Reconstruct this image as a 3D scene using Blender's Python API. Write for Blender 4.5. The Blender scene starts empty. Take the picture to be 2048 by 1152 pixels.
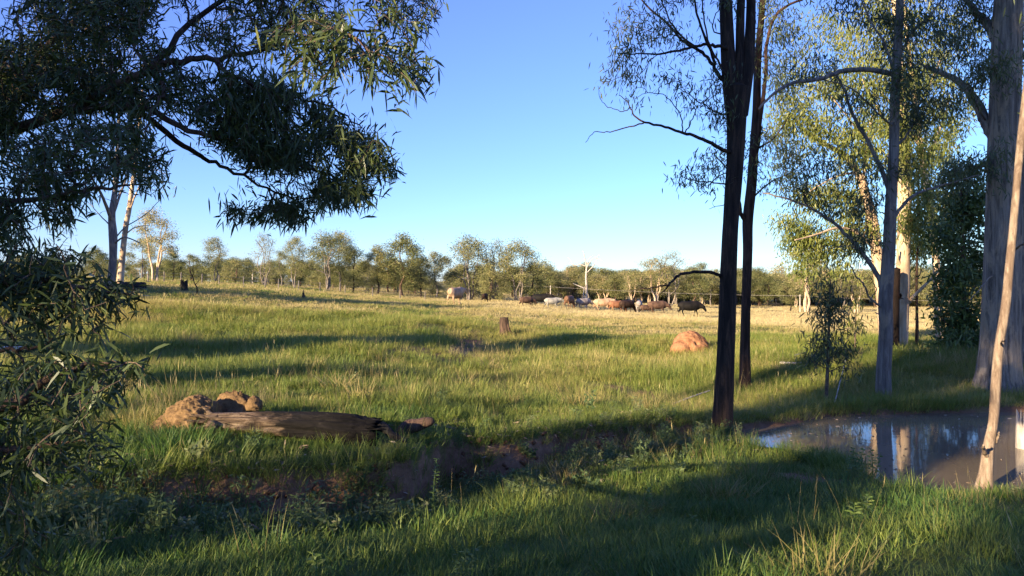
import bpy, bmesh, math, random
import numpy as np
from mathutils import Vector, Matrix, Quaternion

# ------------------------------------------------------------------ camera, sky, sun, exposure
F, CX, HY, EYE = 1518.0, 1024.0, 560.0, 2.5       # focal length in photo pixels, centre column, horizon row, eye height over the water
SC = bpy.context.scene
COL = SC.collection
random.seed(7)
RNG = np.random.default_rng(11)

cam_data = bpy.data.cameras.new('camera')
cam = bpy.data.objects.new('camera', cam_data)
COL.objects.link(cam)
cam.location = (0, 0, EYE)
cam.rotation_euler = (math.radians(90), 0, 0)
cam_data.sensor_width = 36.0
cam_data.lens = F / 2048 * 36
cam_data.shift_y = -(576 - HY) / 2048
cam_data.clip_start = 0.05
cam_data.clip_end = 8000
SC.camera = cam

SUN_ELEV = math.radians(14.0)
SUN_AZ = (-0.70, -0.714)                            # towards the sun: left of and behind the photographer
SUNV = Vector((SUN_AZ[0] * math.cos(SUN_ELEV), SUN_AZ[1] * math.cos(SUN_ELEV), math.sin(SUN_ELEV)))

world = bpy.data.worlds.new('World')
SC.world = world
world.use_nodes = True
wn = world.node_tree
wn.nodes.clear()
sky = wn.nodes.new('ShaderNodeTexSky')
sky.sky_type = 'NISHITA'
sky.sun_disc = False
sky.sun_elevation = SUN_ELEV
sky.sun_rotation = math.atan2(SUN_AZ[0], SUN_AZ[1])
sky.altitude = 60
sky.air_density = 1.0
sky.dust_density = 0.0
sky.ozone_density = 6.0
bg = wn.nodes.new('ShaderNodeBackground')
bg.inputs['Strength'].default_value = 0.120
wout = wn.nodes.new('ShaderNodeOutputWorld')
# the phone's tone curve and white balance, the same for the whole sky
sp = wn.nodes.new('ShaderNodeSeparateColor'); cb = wn.nodes.new('ShaderNodeCombineColor')
wn.links.new(sky.outputs['Color'], sp.inputs[0])
for ch, (gain, power) in enumerate(((0.58, 0.78), (0.475, 0.95), (0.85, 0.70))):
    pw = wn.nodes.new('ShaderNodeMath'); pw.operation = 'POWER'; pw.inputs[1].default_value = power
    ml = wn.nodes.new('ShaderNodeMath'); ml.operation = 'MULTIPLY'; ml.inputs[1].default_value = gain
    wn.links.new(sp.outputs[ch], pw.inputs[0]); wn.links.new(pw.outputs[0], ml.inputs[0]); wn.links.new(ml.outputs[0], cb.inputs[ch])
wn.links.new(cb.outputs[0], bg.inputs['Color'])
wn.links.new(bg.outputs['Background'], wout.inputs['Surface'])

sun_data = bpy.data.lights.new('sun', 'SUN')
sun_data.energy = 3.3
sun_data.angle = math.radians(0.5)
sun_data.color = (1.0, 0.80, 0.52)
sun = bpy.data.objects.new('sun', sun_data)
COL.objects.link(sun)
sun.rotation_euler = SUNV.to_track_quat('Z', 'Y').to_euler()
sun.location = (-40, -30, 30)

SC.view_settings.view_transform = 'Standard'
SC.view_settings.look = 'None'
SC.view_settings.gamma = 1.0
SC.view_settings.exposure = 2.25
SC.view_settings.use_curve_mapping = False
SC.render.engine = 'CYCLES'
SC.cycles.max_bounces = 4
SC.cycles.diffuse_bounces = 3
SC.cycles.glossy_bounces = 2
SC.cycles.transmission_bounces = 3
SC.cycles.transparent_max_bounces = 4
SC.cycles.caustics_reflective = False
SC.cycles.caustics_refractive = False
SC.cycles.use_denoising = True
SC.cycles.use_light_tree = False

# ------------------------------------------------------------------ helpers
def P(px, py, d):
    """photo pixel seen at depth d -> world point"""
    return Vector(((px - CX) / F * d, d, EYE - (py - HY) / F * d))

def tag(o, label=None, cat=None, group=None, kind=None):
    if label: o['label'] = label
    if cat: o['category'] = cat
    if group: o['group'] = group
    if kind: o['kind'] = kind
    return o

def link(name, data, parent=None, loc=None):
    o = bpy.data.objects.new(name, data)
    COL.objects.link(o)
    if parent: o.parent = parent
    if loc is not None: o.location = loc
    return o

def empty(name, loc=(0, 0, 0)):
    o = link(name, None, None, loc)
    o.empty_display_size = 0.2
    return o

class Acc:
    """collects polygons (3- or 4-sided) into one mesh"""
    def __init__(s):
        s.V = []; s.P = []; s.n = 0; s.T = []
    def add(s, V, Fc, mat=0, tone=None):
        V = np.asarray(V, dtype=np.float32).reshape(-1, 3)
        Fc = np.asarray(Fc, dtype=np.int32)
        s.V.append(V); s.P.append((Fc + s.n, mat)); s.n += len(V)
        if tone is None: tone = np.full(len(V), 0.5, np.float32)
        elif np.isscalar(tone): tone = np.full(len(V), tone, np.float32)
        s.T.append(np.asarray(tone, np.float32))
    def face(s, k):                                     # extra faces on the verts of the last add
        pass
    def mesh(s, name, mats, smooth=True, offset=None):
        me = bpy.data.meshes.new(name)
        V = np.concatenate(s.V) if s.V else np.zeros((0, 3), np.float32)
        if offset is not None: V = V - np.asarray(offset, np.float32)
        me.vertices.add(len(V)); me.vertices.foreach_set('co', V.ravel())
        idx = []; st = []; tot = 0; mi = []
        for Fc, m in s.P:
            k = Fc.shape[1]
            idx.append(Fc.ravel()); st.append(tot + np.arange(len(Fc)) * k); tot += Fc.size
            mi.append(np.full(len(Fc), m, np.int32))
        idx = np.concatenate(idx); st = np.concatenate(st); mi = np.concatenate(mi)
        me.loops.add(len(idx)); me.loops.foreach_set('vertex_index', idx)
        me.polygons.add(len(st)); me.polygons.foreach_set('loop_start', st.astype(np.int32))
        me.polygons.foreach_set('material_index', mi)
        if smooth: me.polygons.foreach_set('use_smooth', np.ones(len(st), bool))
        at = me.attributes.new('tone', 'FLOAT', 'POINT')
        at.data.foreach_set('value', np.concatenate(s.T))
        for m in mats: me.materials.append(m)
        me.update(calc_edges=True)
        return me

def hash2(ix, iy, seed):
    h = (ix.astype(np.int64) * 374761393 + iy.astype(np.int64) * 668265263 + seed * 1274126177) & 0xffffffff
    h = ((h ^ (h >> 13)) * 1274126177) & 0xffffffff
    return ((h ^ (h >> 16)) & 0xffff) / 65535.0

def vnoise(x, y, seed=0):
    x = np.asarray(x, float); y = np.asarray(y, float)
    ix = np.floor(x).astype(np.int64); iy = np.floor(y).astype(np.int64)
    fx = x - ix; fy = y - iy
    fx = fx * fx * (3 - 2 * fx); fy = fy * fy * (3 - 2 * fy)
    a = hash2(ix, iy, seed); b = hash2(ix + 1, iy, seed)
    c = hash2(ix, iy + 1, seed); d = hash2(ix + 1, iy + 1, seed)
    return (a * (1 - fx) + b * fx) * (1 - fy) + (c * (1 - fx) + d * fx) * fy * 1.0

def fbm(x, y, seed=0, octv=3):
    s = 0; a = 0.5; t = 0
    for k in range(octv):
        s = s + a * vnoise(x * 2 ** k, y * 2 ** k, seed + 17 * k); t += a; a *= 0.5
    return s / t

def sstep(a, b, x):
    t = np.clip((x - a) / (b - a), 0, 1)
    return t * t * (3 - 2 * t)

# ------------------------------------------------------------------ materials
def mat_new(name):
    m = bpy.data.materials.new(name)
    m.use_nodes = True
    nt = m.node_tree
    nt.nodes.clear()
    out = nt.nodes.new('ShaderNodeOutputMaterial')
    return m, nt, out

def N(nt, typ, **kw):
    n = nt.nodes.new(typ)
    for k, v in kw.items():
        if k.startswith('in_'):
            n.inputs[k[3:].replace('_', ' ')].default_value = v
        else:
            setattr(n, k, v)
    return n

def ramp(nt, fac, stops):
    r = nt.nodes.new('ShaderNodeValToRGB')
    el = r.color_ramp.elements
    while len(el) < len(stops): el.new(0.5)
    for e, (p, c) in zip(el, stops):
        e.position = p; e.color = (*c, 1)
    nt.links.new(fac, r.inputs['Fac'])
    return r.outputs['Color']

def noise(nt, vec, scale, detail=3, rough=0.55, dist=0.0):
    n = nt.nodes.new('ShaderNodeTexNoise')
    n.inputs['Scale'].default_value = scale
    n.inputs['Detail'].default_value = detail
    n.inputs['Roughness'].default_value = rough
    n.inputs['Distortion'].default_value = dist
    if vec is not None: nt.links.new(vec, n.inputs['Vector'])
    return n.outputs['Fac']

def mixc(nt, fac, a, b, blend='MIX'):
    m = nt.nodes.new('ShaderNodeMix'); m.data_type = 'RGBA'; m.blend_type = blend
    for sock, v in ((m.inputs[0], fac), (m.inputs[6], a), (m.inputs[7], b)):
        if isinstance(v, (int, float)): sock.default_value = v
        elif isinstance(v, tuple): sock.default_value = (*v, 1)
        else: nt.links.new(v, sock)
    return m.outputs[2]

def math_(nt, op, a, b=None, clamp=False):
    m = nt.nodes.new('ShaderNodeMath'); m.operation = op; m.use_clamp = clamp
    for i, v in enumerate((a, b)):
        if v is None: continue
        if isinstance(v, (int, float)): m.inputs[i].default_value = v
        else: nt.links.new(v, m.inputs[i])
    return m.outputs[0]

def objco(nt, scale=(1, 1, 1)):
    tc = nt.nodes.new('ShaderNodeTexCoord')
    mp = nt.nodes.new('ShaderNodeMapping')
    mp.inputs['Scale'].default_value = scale
    nt.links.new(tc.outputs['Object'], mp.inputs['Vector'])
    return mp.outputs['Vector']

def principled(nt, out, col, rough=0.8, spec=0.3, bump=None, bump_str=0.5, bump_dist=0.02):
    b = nt.nodes.new('ShaderNodeBsdfPrincipled')
    if isinstance(col, tuple): b.inputs['Base Color'].default_value = (*col, 1)
    else: nt.links.new(col, b.inputs['Base Color'])
    if isinstance(rough, (int, float)): b.inputs['Roughness'].default_value = rough
    else: nt.links.new(rough, b.inputs['Roughness'])
    b.inputs['Specular IOR Level'].default_value = spec
    if bump is not None:
        bp = nt.nodes.new('ShaderNodeBump')
        bp.inputs['Strength'].default_value = bump_str
        bp.inputs['Distance'].default_value = bump_dist
        nt.links.new(bump, bp.inputs['Height'])
        nt.links.new(bp.outputs['Normal'], b.inputs['Normal'])
    nt.links.new(b.outputs['BSDF'], out.inputs['Surface'])
    return b

def leaf_material(name, c0, c1, c2, trans=0.3, rough=0.45, spec=0.35, instancer=False):
    """foliage: colour from a per-leaf tone, some light let through"""
    m, nt, out = mat_new(name)
    at = N(nt, 'ShaderNodeAttribute', attribute_name='tone')
    fac = at.outputs['Fac']
    if instancer:
        ai = N(nt, 'ShaderNodeAttribute', attribute_name='region', attribute_type='INSTANCER')
        fac = math_(nt, 'ADD', math_(nt, 'MULTIPLY', math_(nt, 'SUBTRACT', fac, 0.5), 0.55), ai.outputs['Fac'], True)
    else:
        oi = nt.nodes.new('ShaderNodeObjectInfo')
        fac = math_(nt, 'ADD', fac, math_(nt, 'MULTIPLY', math_(nt, 'SUBTRACT', oi.outputs['Random'], 0.5), 0.35), True)
    col = ramp(nt, fac, [(0.0, c0), (0.5, c1), (1.0, c2)])
    b = nt.nodes.new('ShaderNodeBsdfPrincipled')
    nt.links.new(col, b.inputs['Base Color'])
    b.inputs['Roughness'].default_value = rough
    b.inputs['Specular IOR Level'].default_value = spec
    t = nt.nodes.new('ShaderNodeBsdfTranslucent')
    nt.links.new(mixc(nt, 0.5, col, (0.9, 0.9, 0.3), 'MULTIPLY'), t.inputs['Color'])
    tcol = t
    mx = nt.nodes.new('ShaderNodeMixShader'); mx.inputs[0].default_value = trans
    nt.links.new(b.outputs['BSDF'], mx.inputs[1]); nt.links.new(t.outputs['BSDF'], mx.inputs[2])
    nt.links.new(mx.outputs['Shader'], out.inputs['Surface'])
    return m

def bark_material(name, dark, mid, light, stretch=0.12, scale=14, bump=0.9, patch=None, dist=0.03, patch_at=(0.5, 0.62), pscale=2.2):
    m, nt, out = mat_new(name)
    v = objco(nt, (1, 1, stretch))
    n1 = noise(nt, v, scale, 5, 0.65, 0.6)
    n2 = noise(nt, objco(nt, (1, 1, 0.35)), pscale, 5, 0.65, 0.5)
    n3 = noise(nt, objco(nt), 60, 2)
    h = math_(nt, 'ADD', math_(nt, 'MULTIPLY', n1, 0.85), math_(nt, 'MULTIPLY', n3, 0.15))
    col = ramp(nt, h, [(0.34, dark), (0.5, mid), (0.68, light)])
    if patch:
        pf = ramp(nt, n2, [(patch_at[0], (0, 0, 0)), (patch_at[1], (1, 1, 1))])
        col = mixc(nt, pf, col, mixc(nt, 0.45, patch, col))
    principled(nt, out, col, 0.85, 0.2, h, bump, dist)
    return m

M = {}
M['ironbark'] = bark_material('ironbark', (0.008, 0.006, 0.006), (0.027, 0.019, 0.015), (0.085, 0.052, 0.035), 0.10, 16, 1.0, (0.16, 0.075, 0.035), 0.05, (0.56, 0.72))
M['brownbark'] = bark_material('brownbark', (0.022, 0.015, 0.012), (0.06, 0.038, 0.028), (0.14, 0.085, 0.06), 0.12, 16, 0.9, (0.24, 0.15, 0.10), 0.03)
M['greybark'] = bark_material('greybark', (0.07, 0.06, 0.058), (0.15, 0.13, 0.12), (0.27, 0.235, 0.21), 0.10, 16, 0.9, (0.36, 0.28, 0.2), 0.03, (0.5, 0.6), 4.0)
M['gumbark'] = bark_material('gumbark', (0.06, 0.05, 0.043), (0.20, 0.168, 0.14), (0.38, 0.315, 0.255), 0.07, 13, 1.0, (0.42, 0.32, 0.22), 0.07, (0.5, 0.58), 3.0)
M['creambark'] = bark_material('creambark', (0.26, 0.17, 0.10), (0.46, 0.34, 0.23), (0.60, 0.49, 0.36), 0.18, 5, 0.35, (0.22, 0.14, 0.09), 0.015)
M['peachbark'] = bark_material('peachbark', (0.11, 0.078, 0.055), (0.225, 0.168, 0.122), (0.34, 0.27, 0.205), 0.16, 22, 0.8, (0.09, 0.055, 0.038), 0.015, (0.48, 0.56), 7.0)
M['slimbark'] = bark_material('slimbark', (0.012, 0.008, 0.007), (0.04, 0.023, 0.017), (0.10, 0.055, 0.038), 0.12, 16, 0.9, (0.15, 0.08, 0.05), 0.03, (0.52, 0.66))
M['redbark'] = bark_material('redbark', (0.005, 0.0035, 0.003), (0.011, 0.0065, 0.005), (0.026, 0.013, 0.009), 0.2, 16, 0.9, None, 0.03)
M['deadwood'] = bark_material('deadwood', (0.22, 0.18, 0.15), (0.42, 0.37, 0.32), (0.60, 0.54, 0.47), 0.1, 10, 0.6, None, 0.02)
M['twig'] = bark_material('twig', (0.05, 0.035, 0.028), (0.10, 0.07, 0.052), (0.19, 0.14, 0.10), 0.4, 20, 0.3)
M['charcoal'] = bark_material('charcoal', (0.006, 0.006, 0.006), (0.018, 0.016, 0.015), (0.05, 0.042, 0.036), 0.3, 14, 1.0, None, 0.03)

M['acacia_leaf'] = leaf_material('acacia_leaf', (0.026, 0.044, 0.018), (0.06, 0.085, 0.026), (0.14, 0.155, 0.042), 0.18, 0.42, 0.3)
M['gum_leaf'] = leaf_material('gum_leaf', (0.035, 0.055, 0.03), (0.085, 0.11, 0.045), (0.18, 0.185, 0.07), 0.28)
M['bright_leaf'] = leaf_material('bright_leaf', (0.10, 0.14, 0.035), (0.21, 0.235, 0.06), (0.33, 0.31, 0.10), 0.4)
M['far_leaf'] = leaf_material('far_leaf', (0.13, 0.15, 0.06), (0.26, 0.255, 0.10), (0.40, 0.345, 0.17), 0.4, 0.6, 0.2)  # leaf colour lightened: the haze of distance is put into it
M['shrub_leaf'] = leaf_material('shrub_leaf', (0.05, 0.085, 0.028), (0.11, 0.155, 0.045), (0.22, 0.24, 0.08), 0.25)
M['grass'] = leaf_material('grass', (0.055, 0.12, 0.026), (0.21, 0.245, 0.05), (0.50, 0.385, 0.16), 0.38, 0.5, 0.25, True)
M['straw'] = leaf_material('straw', (0.15, 0.14, 0.045), (0.34, 0.27, 0.11), (0.50, 0.41, 0.22), 0.3, 0.6, 0.2, True)
M['weed'] = leaf_material('weed', (0.055, 0.10, 0.04), (0.115, 0.165, 0.065), (0.22, 0.22, 0.11), 0.25, 0.6, 0.15, True)
M['herb'] = leaf_material('herb', (0.06, 0.11, 0.025), (0.12, 0.19, 0.045), (0.24, 0.28, 0.09), 0.35)
M['litter'] = leaf_material('litter', (0.10, 0.065, 0.04), (0.26, 0.19, 0.13), (0.50, 0.42, 0.33), 0.1, 0.6, 0.3)

def ground_material():
    m, nt, out = mat_new('ground')
    tc = nt.nodes.new('ShaderNodeTexCoord'); v = tc.outputs['Object']
    soil = N(nt, 'ShaderNodeAttribute', attribute_name='soil').outputs['Fac']
    dry = N(nt, 'ShaderNodeAttribute', attribute_name='dry').outputs['Fac']
    big = noise(nt, v, 0.22, 4, 0.6); fine = noise(nt, v, 9, 4, 0.7); mid = noise(nt, v, 1.7, 3)
    dfac = math_(nt, 'ADD', dry, math_(nt, 'MULTIPLY', math_(nt, 'SUBTRACT', math_(nt, 'ADD', math_(nt, 'MULTIPLY', big, 0.5), math_(nt, 'MULTIPLY', mid, 0.5)), 0.5), 1.1), True)
    g = ramp(nt, dfac, [(0.0, (0.04, 0.07, 0.018)), (0.45, (0.12, 0.14, 0.032)), (1.0, (0.34, 0.255, 0.10))])
    g = mixc(nt, 0.7, g, ramp(nt, fine, [(0.3, (0.45, 0.45, 0.45)), (0.7, (1.2, 1.2, 1.1))]), 'MULTIPLY')
    s = ramp(nt, math_(nt, 'ADD', math_(nt, 'MULTIPLY', fine, 0.6), math_(nt, 'MULTIPLY', mid, 0.4)), [(0.3, (0.075, 0.042, 0.025)), (0.55, (0.20, 0.115, 0.066)), (0.75, (0.33, 0.205, 0.12))])
    sf = math_(nt, 'MULTIPLY', math_(nt, 'SUBTRACT', math_(nt, 'ADD', soil, math_(nt, 'MULTIPLY', fine, 0.5)), 0.45), 3.0, True)
    col = mixc(nt, sf, g, s)
    principled(nt, out, col, 0.95, 0.1, math_(nt, 'ADD', fine, mid), 0.7, 0.05)
    return m
M['ground'] = ground_material()

def earth_material(name, a, b, c, scale=10):
    m, nt, out = mat_new(name)
    v = objco(nt)
    n1 = noise(nt, v, scale, 6, 0.7); n2 = noise(nt, v, 2.5, 3)
    h = math_(nt, 'ADD', math_(nt, 'MULTIPLY', n1, 0.6), math_(nt, 'MULTIPLY', n2, 0.4))
    principled(nt, out, ramp(nt, h, [(0.32, a), (0.5, b), (0.68, c)]), 0.95, 0.1, n1, 0.9, 0.04)
    return m
M['earth_yellow'] = earth_material('earth_yellow', (0.055, 0.034, 0.018), (0.19, 0.118, 0.058), (0.31, 0.205, 0.11), 16)
M['earth_clod'] = earth_material('earth_clod', (0.06, 0.03, 0.017), (0.14, 0.072, 0.04), (0.22, 0.125, 0.072), 8)
M['earth_red'] = earth_material('earth_red', (0.14, 0.06, 0.03), (0.28, 0.135, 0.07), (0.37, 0.20, 0.11), 6)

def log_material():
    m, nt, out = mat_new('old_log')
    tc = nt.nodes.new('ShaderNodeTexCoord')
    sx = nt.nodes.new('ShaderNodeSeparateXYZ'); nt.links.new(tc.outputs['Object'], sx.inputs[0])
    n1 = noise(nt, objco(nt, (0.22, 1, 1)), 17, 7, 0.75, 1.6)
    n2 = noise(nt, objco(nt), 3.0, 4, 0.6)
    wood = ramp(nt, n1, [(0.38, (0.02, 0.014, 0.010)), (0.5, (0.14, 0.095, 0.062)), (0.64, (0.31, 0.235, 0.165))])
    char = ramp(nt, n1, [(0.38, (0.005, 0.0045, 0.0045)), (0.56, (0.014, 0.012, 0.011)), (0.72, (0.05, 0.042, 0.037))])
    f = math_(nt, 'ADD', math_(nt, 'MULTIPLY', sx.outputs['X'], 0.9), math_(nt, 'MULTIPLY', n2, 1.5))
    ff = ramp(nt, math_(nt, 'SUBTRACT', f, 0.98), [(0.25, (0, 0, 0)), (0.6, (1, 1, 1))])
    principled(nt, out, mixc(nt, ff, wood, char), 0.9, 0.15, n1, 1.0, 0.03)
    return m
M['log'] = log_material()

def water_material():
    m, nt, out = mat_new('pond_water')
    tc = nt.nodes.new('ShaderNodeTexCoord')
    b1 = noise(nt, tc.outputs['Object'], 5, 2); b2 = noise(nt, tc.outputs['Object'], 0.9, 2)
    h = math_(nt, 'ADD', math_(nt, 'MULTIPLY', b1, 0.3), b2)
    col = ramp(nt, noise(nt, tc.outputs['Object'], 0.35, 3), [(0.35, (0.16, 0.125, 0.078)), (0.65, (0.23, 0.175, 0.105))])
    b = principled(nt, out, col, 0.045, 0.42, h, 0.05, 0.05)
    b.inputs['IOR'].default_value = 1.333
    return m
M['water'] = water_material()

def hide_material(name, a, b, scale=2.0, lo=0.42, hi=0.58, belly=None):
    m, nt, out = mat_new(name)
    n1 = noise(nt, objco(nt), scale, 3, 0.5)
    n2 = noise(nt, objco(nt, (1, 1, 0.4)), 30, 2)
    col = mixc(nt, ramp(nt, n1, [(lo, (0, 0, 0)), (hi, (1, 1, 1))]), a, b)
    col = mixc(nt, 0.35, col, ramp(nt, n2, [(0.3, (0.5, 0.5, 0.5)), (0.7, (1.2, 1.2, 1.2))]), 'MULTIPLY')
    principled(nt, out, col, 0.75, 0.2, n2, 0.3, 0.01)
    return m

# ------------------------------------------------------------------ terrain
def tps_fit(pts):
    A = np.array([[p[0], p[1]] for p in pts]); z = np.array([p[2] for p in pts])
    n = len(A)
    def K(a, b):
        d2 = ((a[:, None, :] - b[None, :, :]) ** 2).sum(-1)
        return 0.5 * d2 * np.log(d2 + 1e-9)
    m = np.zeros((n + 3, n + 3)); m[:n, :n] = K(A, A) + np.eye(n) * 0.004
    m[:n, n] = 1; m[:n, n + 1:] = A; m[n, :n] = 1; m[n + 1:, :n] = A.T
    w = np.linalg.solve(m, np.concatenate([z, np.zeros(3)]))
    def f(q):
        out = np.empty(len(q))
        for i in range(0, len(q), 20000):
            c = q[i:i + 20000]
            out[i:i + 20000] = K(c, A) @ w[:n] + w[n] + c @ w[n + 1:]
        return out
    return f

def warp(x, y):
    return np.stack([np.arcsinh(np.asarray(x, float) / 6.0), np.arcsinh(np.asarray(y, float) / 6.0)], -1)

def ctl(lst):
    r = []
    for px, py, d in lst:
        p = P(px, py, d)
        q = warp([p.x], [p.y])[0]
        r.append((q[0], q[1], p.z))
    return r

def ctlw(lst):
    return [(*warp([x], [y])[0], z) for x, y, z in lst]

AROUND = [(0, -4, 0.85), (-6, -4, 0.95), (7, -4, 0.75), (0, -20, 1.0), (-20, -20, 1.2), (25, -20, 0.8), (-25, 3, 1.2), (-60, 10, 1.6),
          (35, 8, 0.2), (80, 30, -1.5), (-60, -60, 1.5), (60, -60, 0.5), (0, -200, 1), (-300, -100, 2), (300, -100, -2), (-300, 150, 2.5), (300, 150, -4),
          (0, 900, -4), (-700, 800, 0), (700, 800, -8), (0, 3000, -6), (-3000, 3000, -4), (3000, 3000, -10), (-3000, -3000, 0), (3000, -3000, -4), (0, -3000, 0), (3000, 0, -4), (-3000, 0, 0)]
LOW = [(0, 1152, 4.3), (300, 1152, 4.4), (700, 1152, 4.6), (1024, 1152, 4.7), (1500, 1152, 4.7), (2048, 1152, 4.6),
       (300, 1078, 5.6), (700, 1066, 6.3), (1024, 1058, 6.4), (1500, 1050, 6.5), (2048, 1050, 6.3),
       (500, 1046, 7.1), (850, 1026, 7.8), (1024, 970, 8.8), (1300, 950, 9.0), (1600, 950, 9.3), (2048, 985, 8.6),
       (1250, 900, 10.5), (1400, 880, 11.6), (1500, 862, 12.5), (1800, 862, 12.5), (2200, 862, 12.5), (200, 1025, 6.6)]
UP = [(-200, 930, 6.7), (0, 930, 7), (200, 900, 7.6), (300, 930, 7.1), (500, 935, 7.3), (700, 935, 7.6), (850, 925, 8), (900, 890, 9), (1100, 860, 10.2), (1280, 835, 11.8),
      (380, 855, 8.7), (600, 858, 8.8), (850, 862, 9.0), (1330, 815, 14), (1490, 772, 17), (1600, 818, 14.5), (1768, 792, 15.8), (1900, 800, 15.2), (1995, 778, 16.6), (2200, 790, 16),
      (100, 760, 13), (400, 760, 13), (700, 760, 14), (1024, 760, 16), (1300, 760, 17.5), (1700, 740, 19.5), (2000, 745, 19),
      (100, 680, 20), (400, 690, 20.5), (700, 690, 22), (1010, 672, 31), (1380, 708, 25), (1700, 690, 30), (1800, 706, 27), (2050, 700, 28),
      (100, 610, 32), (300, 600, 36), (500, 610, 38), (700, 620, 42), (1000, 625, 52), (1300, 650, 48), (1600, 655, 48), (1850, 660, 48),
      (0, 578, 42), (100, 578, 42), (225, 574, 47), (300, 585, 45), (500, 598, 50), (700, 607, 56), (910, 613, 75), (1080, 619, 84), (1207, 629, 86), (1315, 634, 86), (1380, 637, 86), (1600, 640, 90), (1850, 643, 90),
      (0, 562, 110), (300, 560, 110), (500, 570, 125), (700, 583, 125), (810, 590, 125), (1035, 601, 130), (1260, 612, 170), (1500, 613, 220), (1700, 613, 220), (2000, 613, 220), (100, 563, 300), (700, 575, 300)]
f_low = tps_fit(ctl(LOW) + ctlw(AROUND))
f_up = tps_fit(ctl(UP) + ctlw(AROUND[5:]) + ctl([(200, 1152, 4.2), (1000, 1152, 4.4)]))

BANK = [(-3000, 5.0), (-30, 5.2), (-8, 5.7)] + [(P(a, b, d).x, d) for a, b, d in
        [(100, 990, 6.3), (350, 960, 6.8), (550, 945, 7.3), (820, 925, 7.9), (850, 910, 8.4), (890, 890, 9.0), (1100, 868, 10), (1300, 845, 11.6), (1420, 830, 12.6), (1500, 870, 12.9), (1800, 870, 12.9)]] + [(40, 13), (3000, 13)]
BANKX = np.array([b[0] for b in BANK]); BANKY = np.array([b[1] for b in BANK])

POND_PX = [(1455, 874), (1500, 857), (1560, 850), (1620, 838), (1680, 831), (1800, 828), (1900, 826), (2048, 826), (2300, 828), (2420, 850), (2380, 930), (2200, 965),
           (2060, 1000), (1960, 1012), (1870, 1015), (1800, 995), (1740, 962), (1700, 925), (1600, 908), (1500, 896)]
POND = np.array([[(a - CX) / F * (EYE * F / (b - HY)), EYE * F / (b - HY)] for a, b in POND_PX])

def poly_sd(x, y, poly):
    q = np.stack([x, y], -1)
    best = np.full(len(q), 1e9); inside = np.zeros(len(q), bool)
    n = len(poly)
    for i in range(n):
        a = poly[i]; b = poly[(i + 1) % n]
        ab = b - a
        t = np.clip(((q - a) @ ab) / (ab @ ab), 0, 1)
        best = np.minimum(best, np.linalg.norm(q - a - t[:, None] * ab, axis=1))
        c = ((a[1] > q[:, 1]) != (b[1] > q[:, 1])) & (q[:, 0] < (b[0] - a[0]) * (q[:, 1] - a[1]) / (b[1] - a[1] + 1e-12) + a[0])
        inside ^= c
    return np.where(inside, -best, best)

def bank_off(x, y):
    yb = np.interp(x, BANKX, BANKY)
    return (y - yb) + (fbm(x * 1.1, y * 0.4, 5) - 0.5) * 0.7 + (vnoise(x * 5, y * 3, 9) - 0.5) * 0.14

def height(x, y, detail=True):
    x = np.atleast_1d(np.asarray(x, float)); y = np.atleast_1d(np.asarray(y, float))
    q = warp(x, y)
    off = bank_off(x, y)
    m = sstep(-0.13, 0.13, off)
    zl = f_low(q); zu = f_up(q)
    z = zl * (1 - m) + zu * m
    if detail:
        near = np.exp(-(np.hypot(x, y) / 60.0))
        z = z + (fbm(x * 0.9, y * 0.9, 3) - 0.5) * 0.16 * near + (fbm(x * 3.2, y * 3.2, 4) - 0.5) * 0.07 * near + (fbm(x * .12, y * .12, 8) - .5) * .4 * sstep(20, 60, y) + (fbm(x * .22 + 3, y * .2, 18, 2) - .5) * .85 * sstep(11.5, 16, y - .25 * x) * sstep(60, 35, y)
    nearp = (x > 0) & (x < 25) & (y > 4) & (y < 22)
    if nearp.any():
        sd = poly_sd(x[nearp], y[nearp], POND) + (fbm(x[nearp] * 1.3, y[nearp] * 1.3, 21) - 0.5) * 0.35
        zz = z[nearp]
        inside = np.where(sd < 0, -np.minimum(0.5, -sd * 0.5), np.minimum(sd * 0.55, 0.5))
        k = sstep(0.7, 0.05, sd)
        out = np.maximum(zz, 0.05)
        z[nearp] = out * (1 - k) + inside * k
    return z

def gz(x, y):
    return float(height([x], [y])[0])

def ground_hit(px, py, lo=3.0, hi=260.0):
    """where the view through a photo pixel meets the ground"""
    d = np.exp(np.linspace(math.log(lo), math.log(hi), 900))
    x = (px - CX) / F * d
    zr = EYE - (py - HY) / F * d
    zg = height(x, d)
    k = np.nonzero(zg >= zr)[0]
    i = k[0] if len(k) else len(d) - 1
    return Vector((x[i], d[i], zg[i]))

SOILPX = [(930, 690, 24, 16, 1.0), (935, 702, 34, 10, 0.9), (840, 700, 60, 9, .65), (1190, 775, 45, 5, .8), (1290, 790, 40, 8, .6), (1610, 955, 60, 7, 0.8), (1900, 690, 70, 6, .9), (1840, 700, 40, 6, .7),
          (1940, 1020, 70, 16, .8), (330, 868, 60, 5, .6), (1230, 815, 40, 5, .5), (860, 640, 60, 4, .4), (1380, 870, 50, 12, .6), (600, 1035, 120, 14, .7), (1300, 1060, 30, 6, .4), (1040, 1120, 60, 8, .4)]
SOIL = []
for a, b, rx, ry, s in SOILPX:
    c = ground_hit(a, b); r = 1.5 * rx / F * c.y
    dy = max(0.3, 1.3 * abs(ground_hit(a, b - ry).y - c.y))
    SOIL.append((c.x, c.y, r, dy, s))

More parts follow.
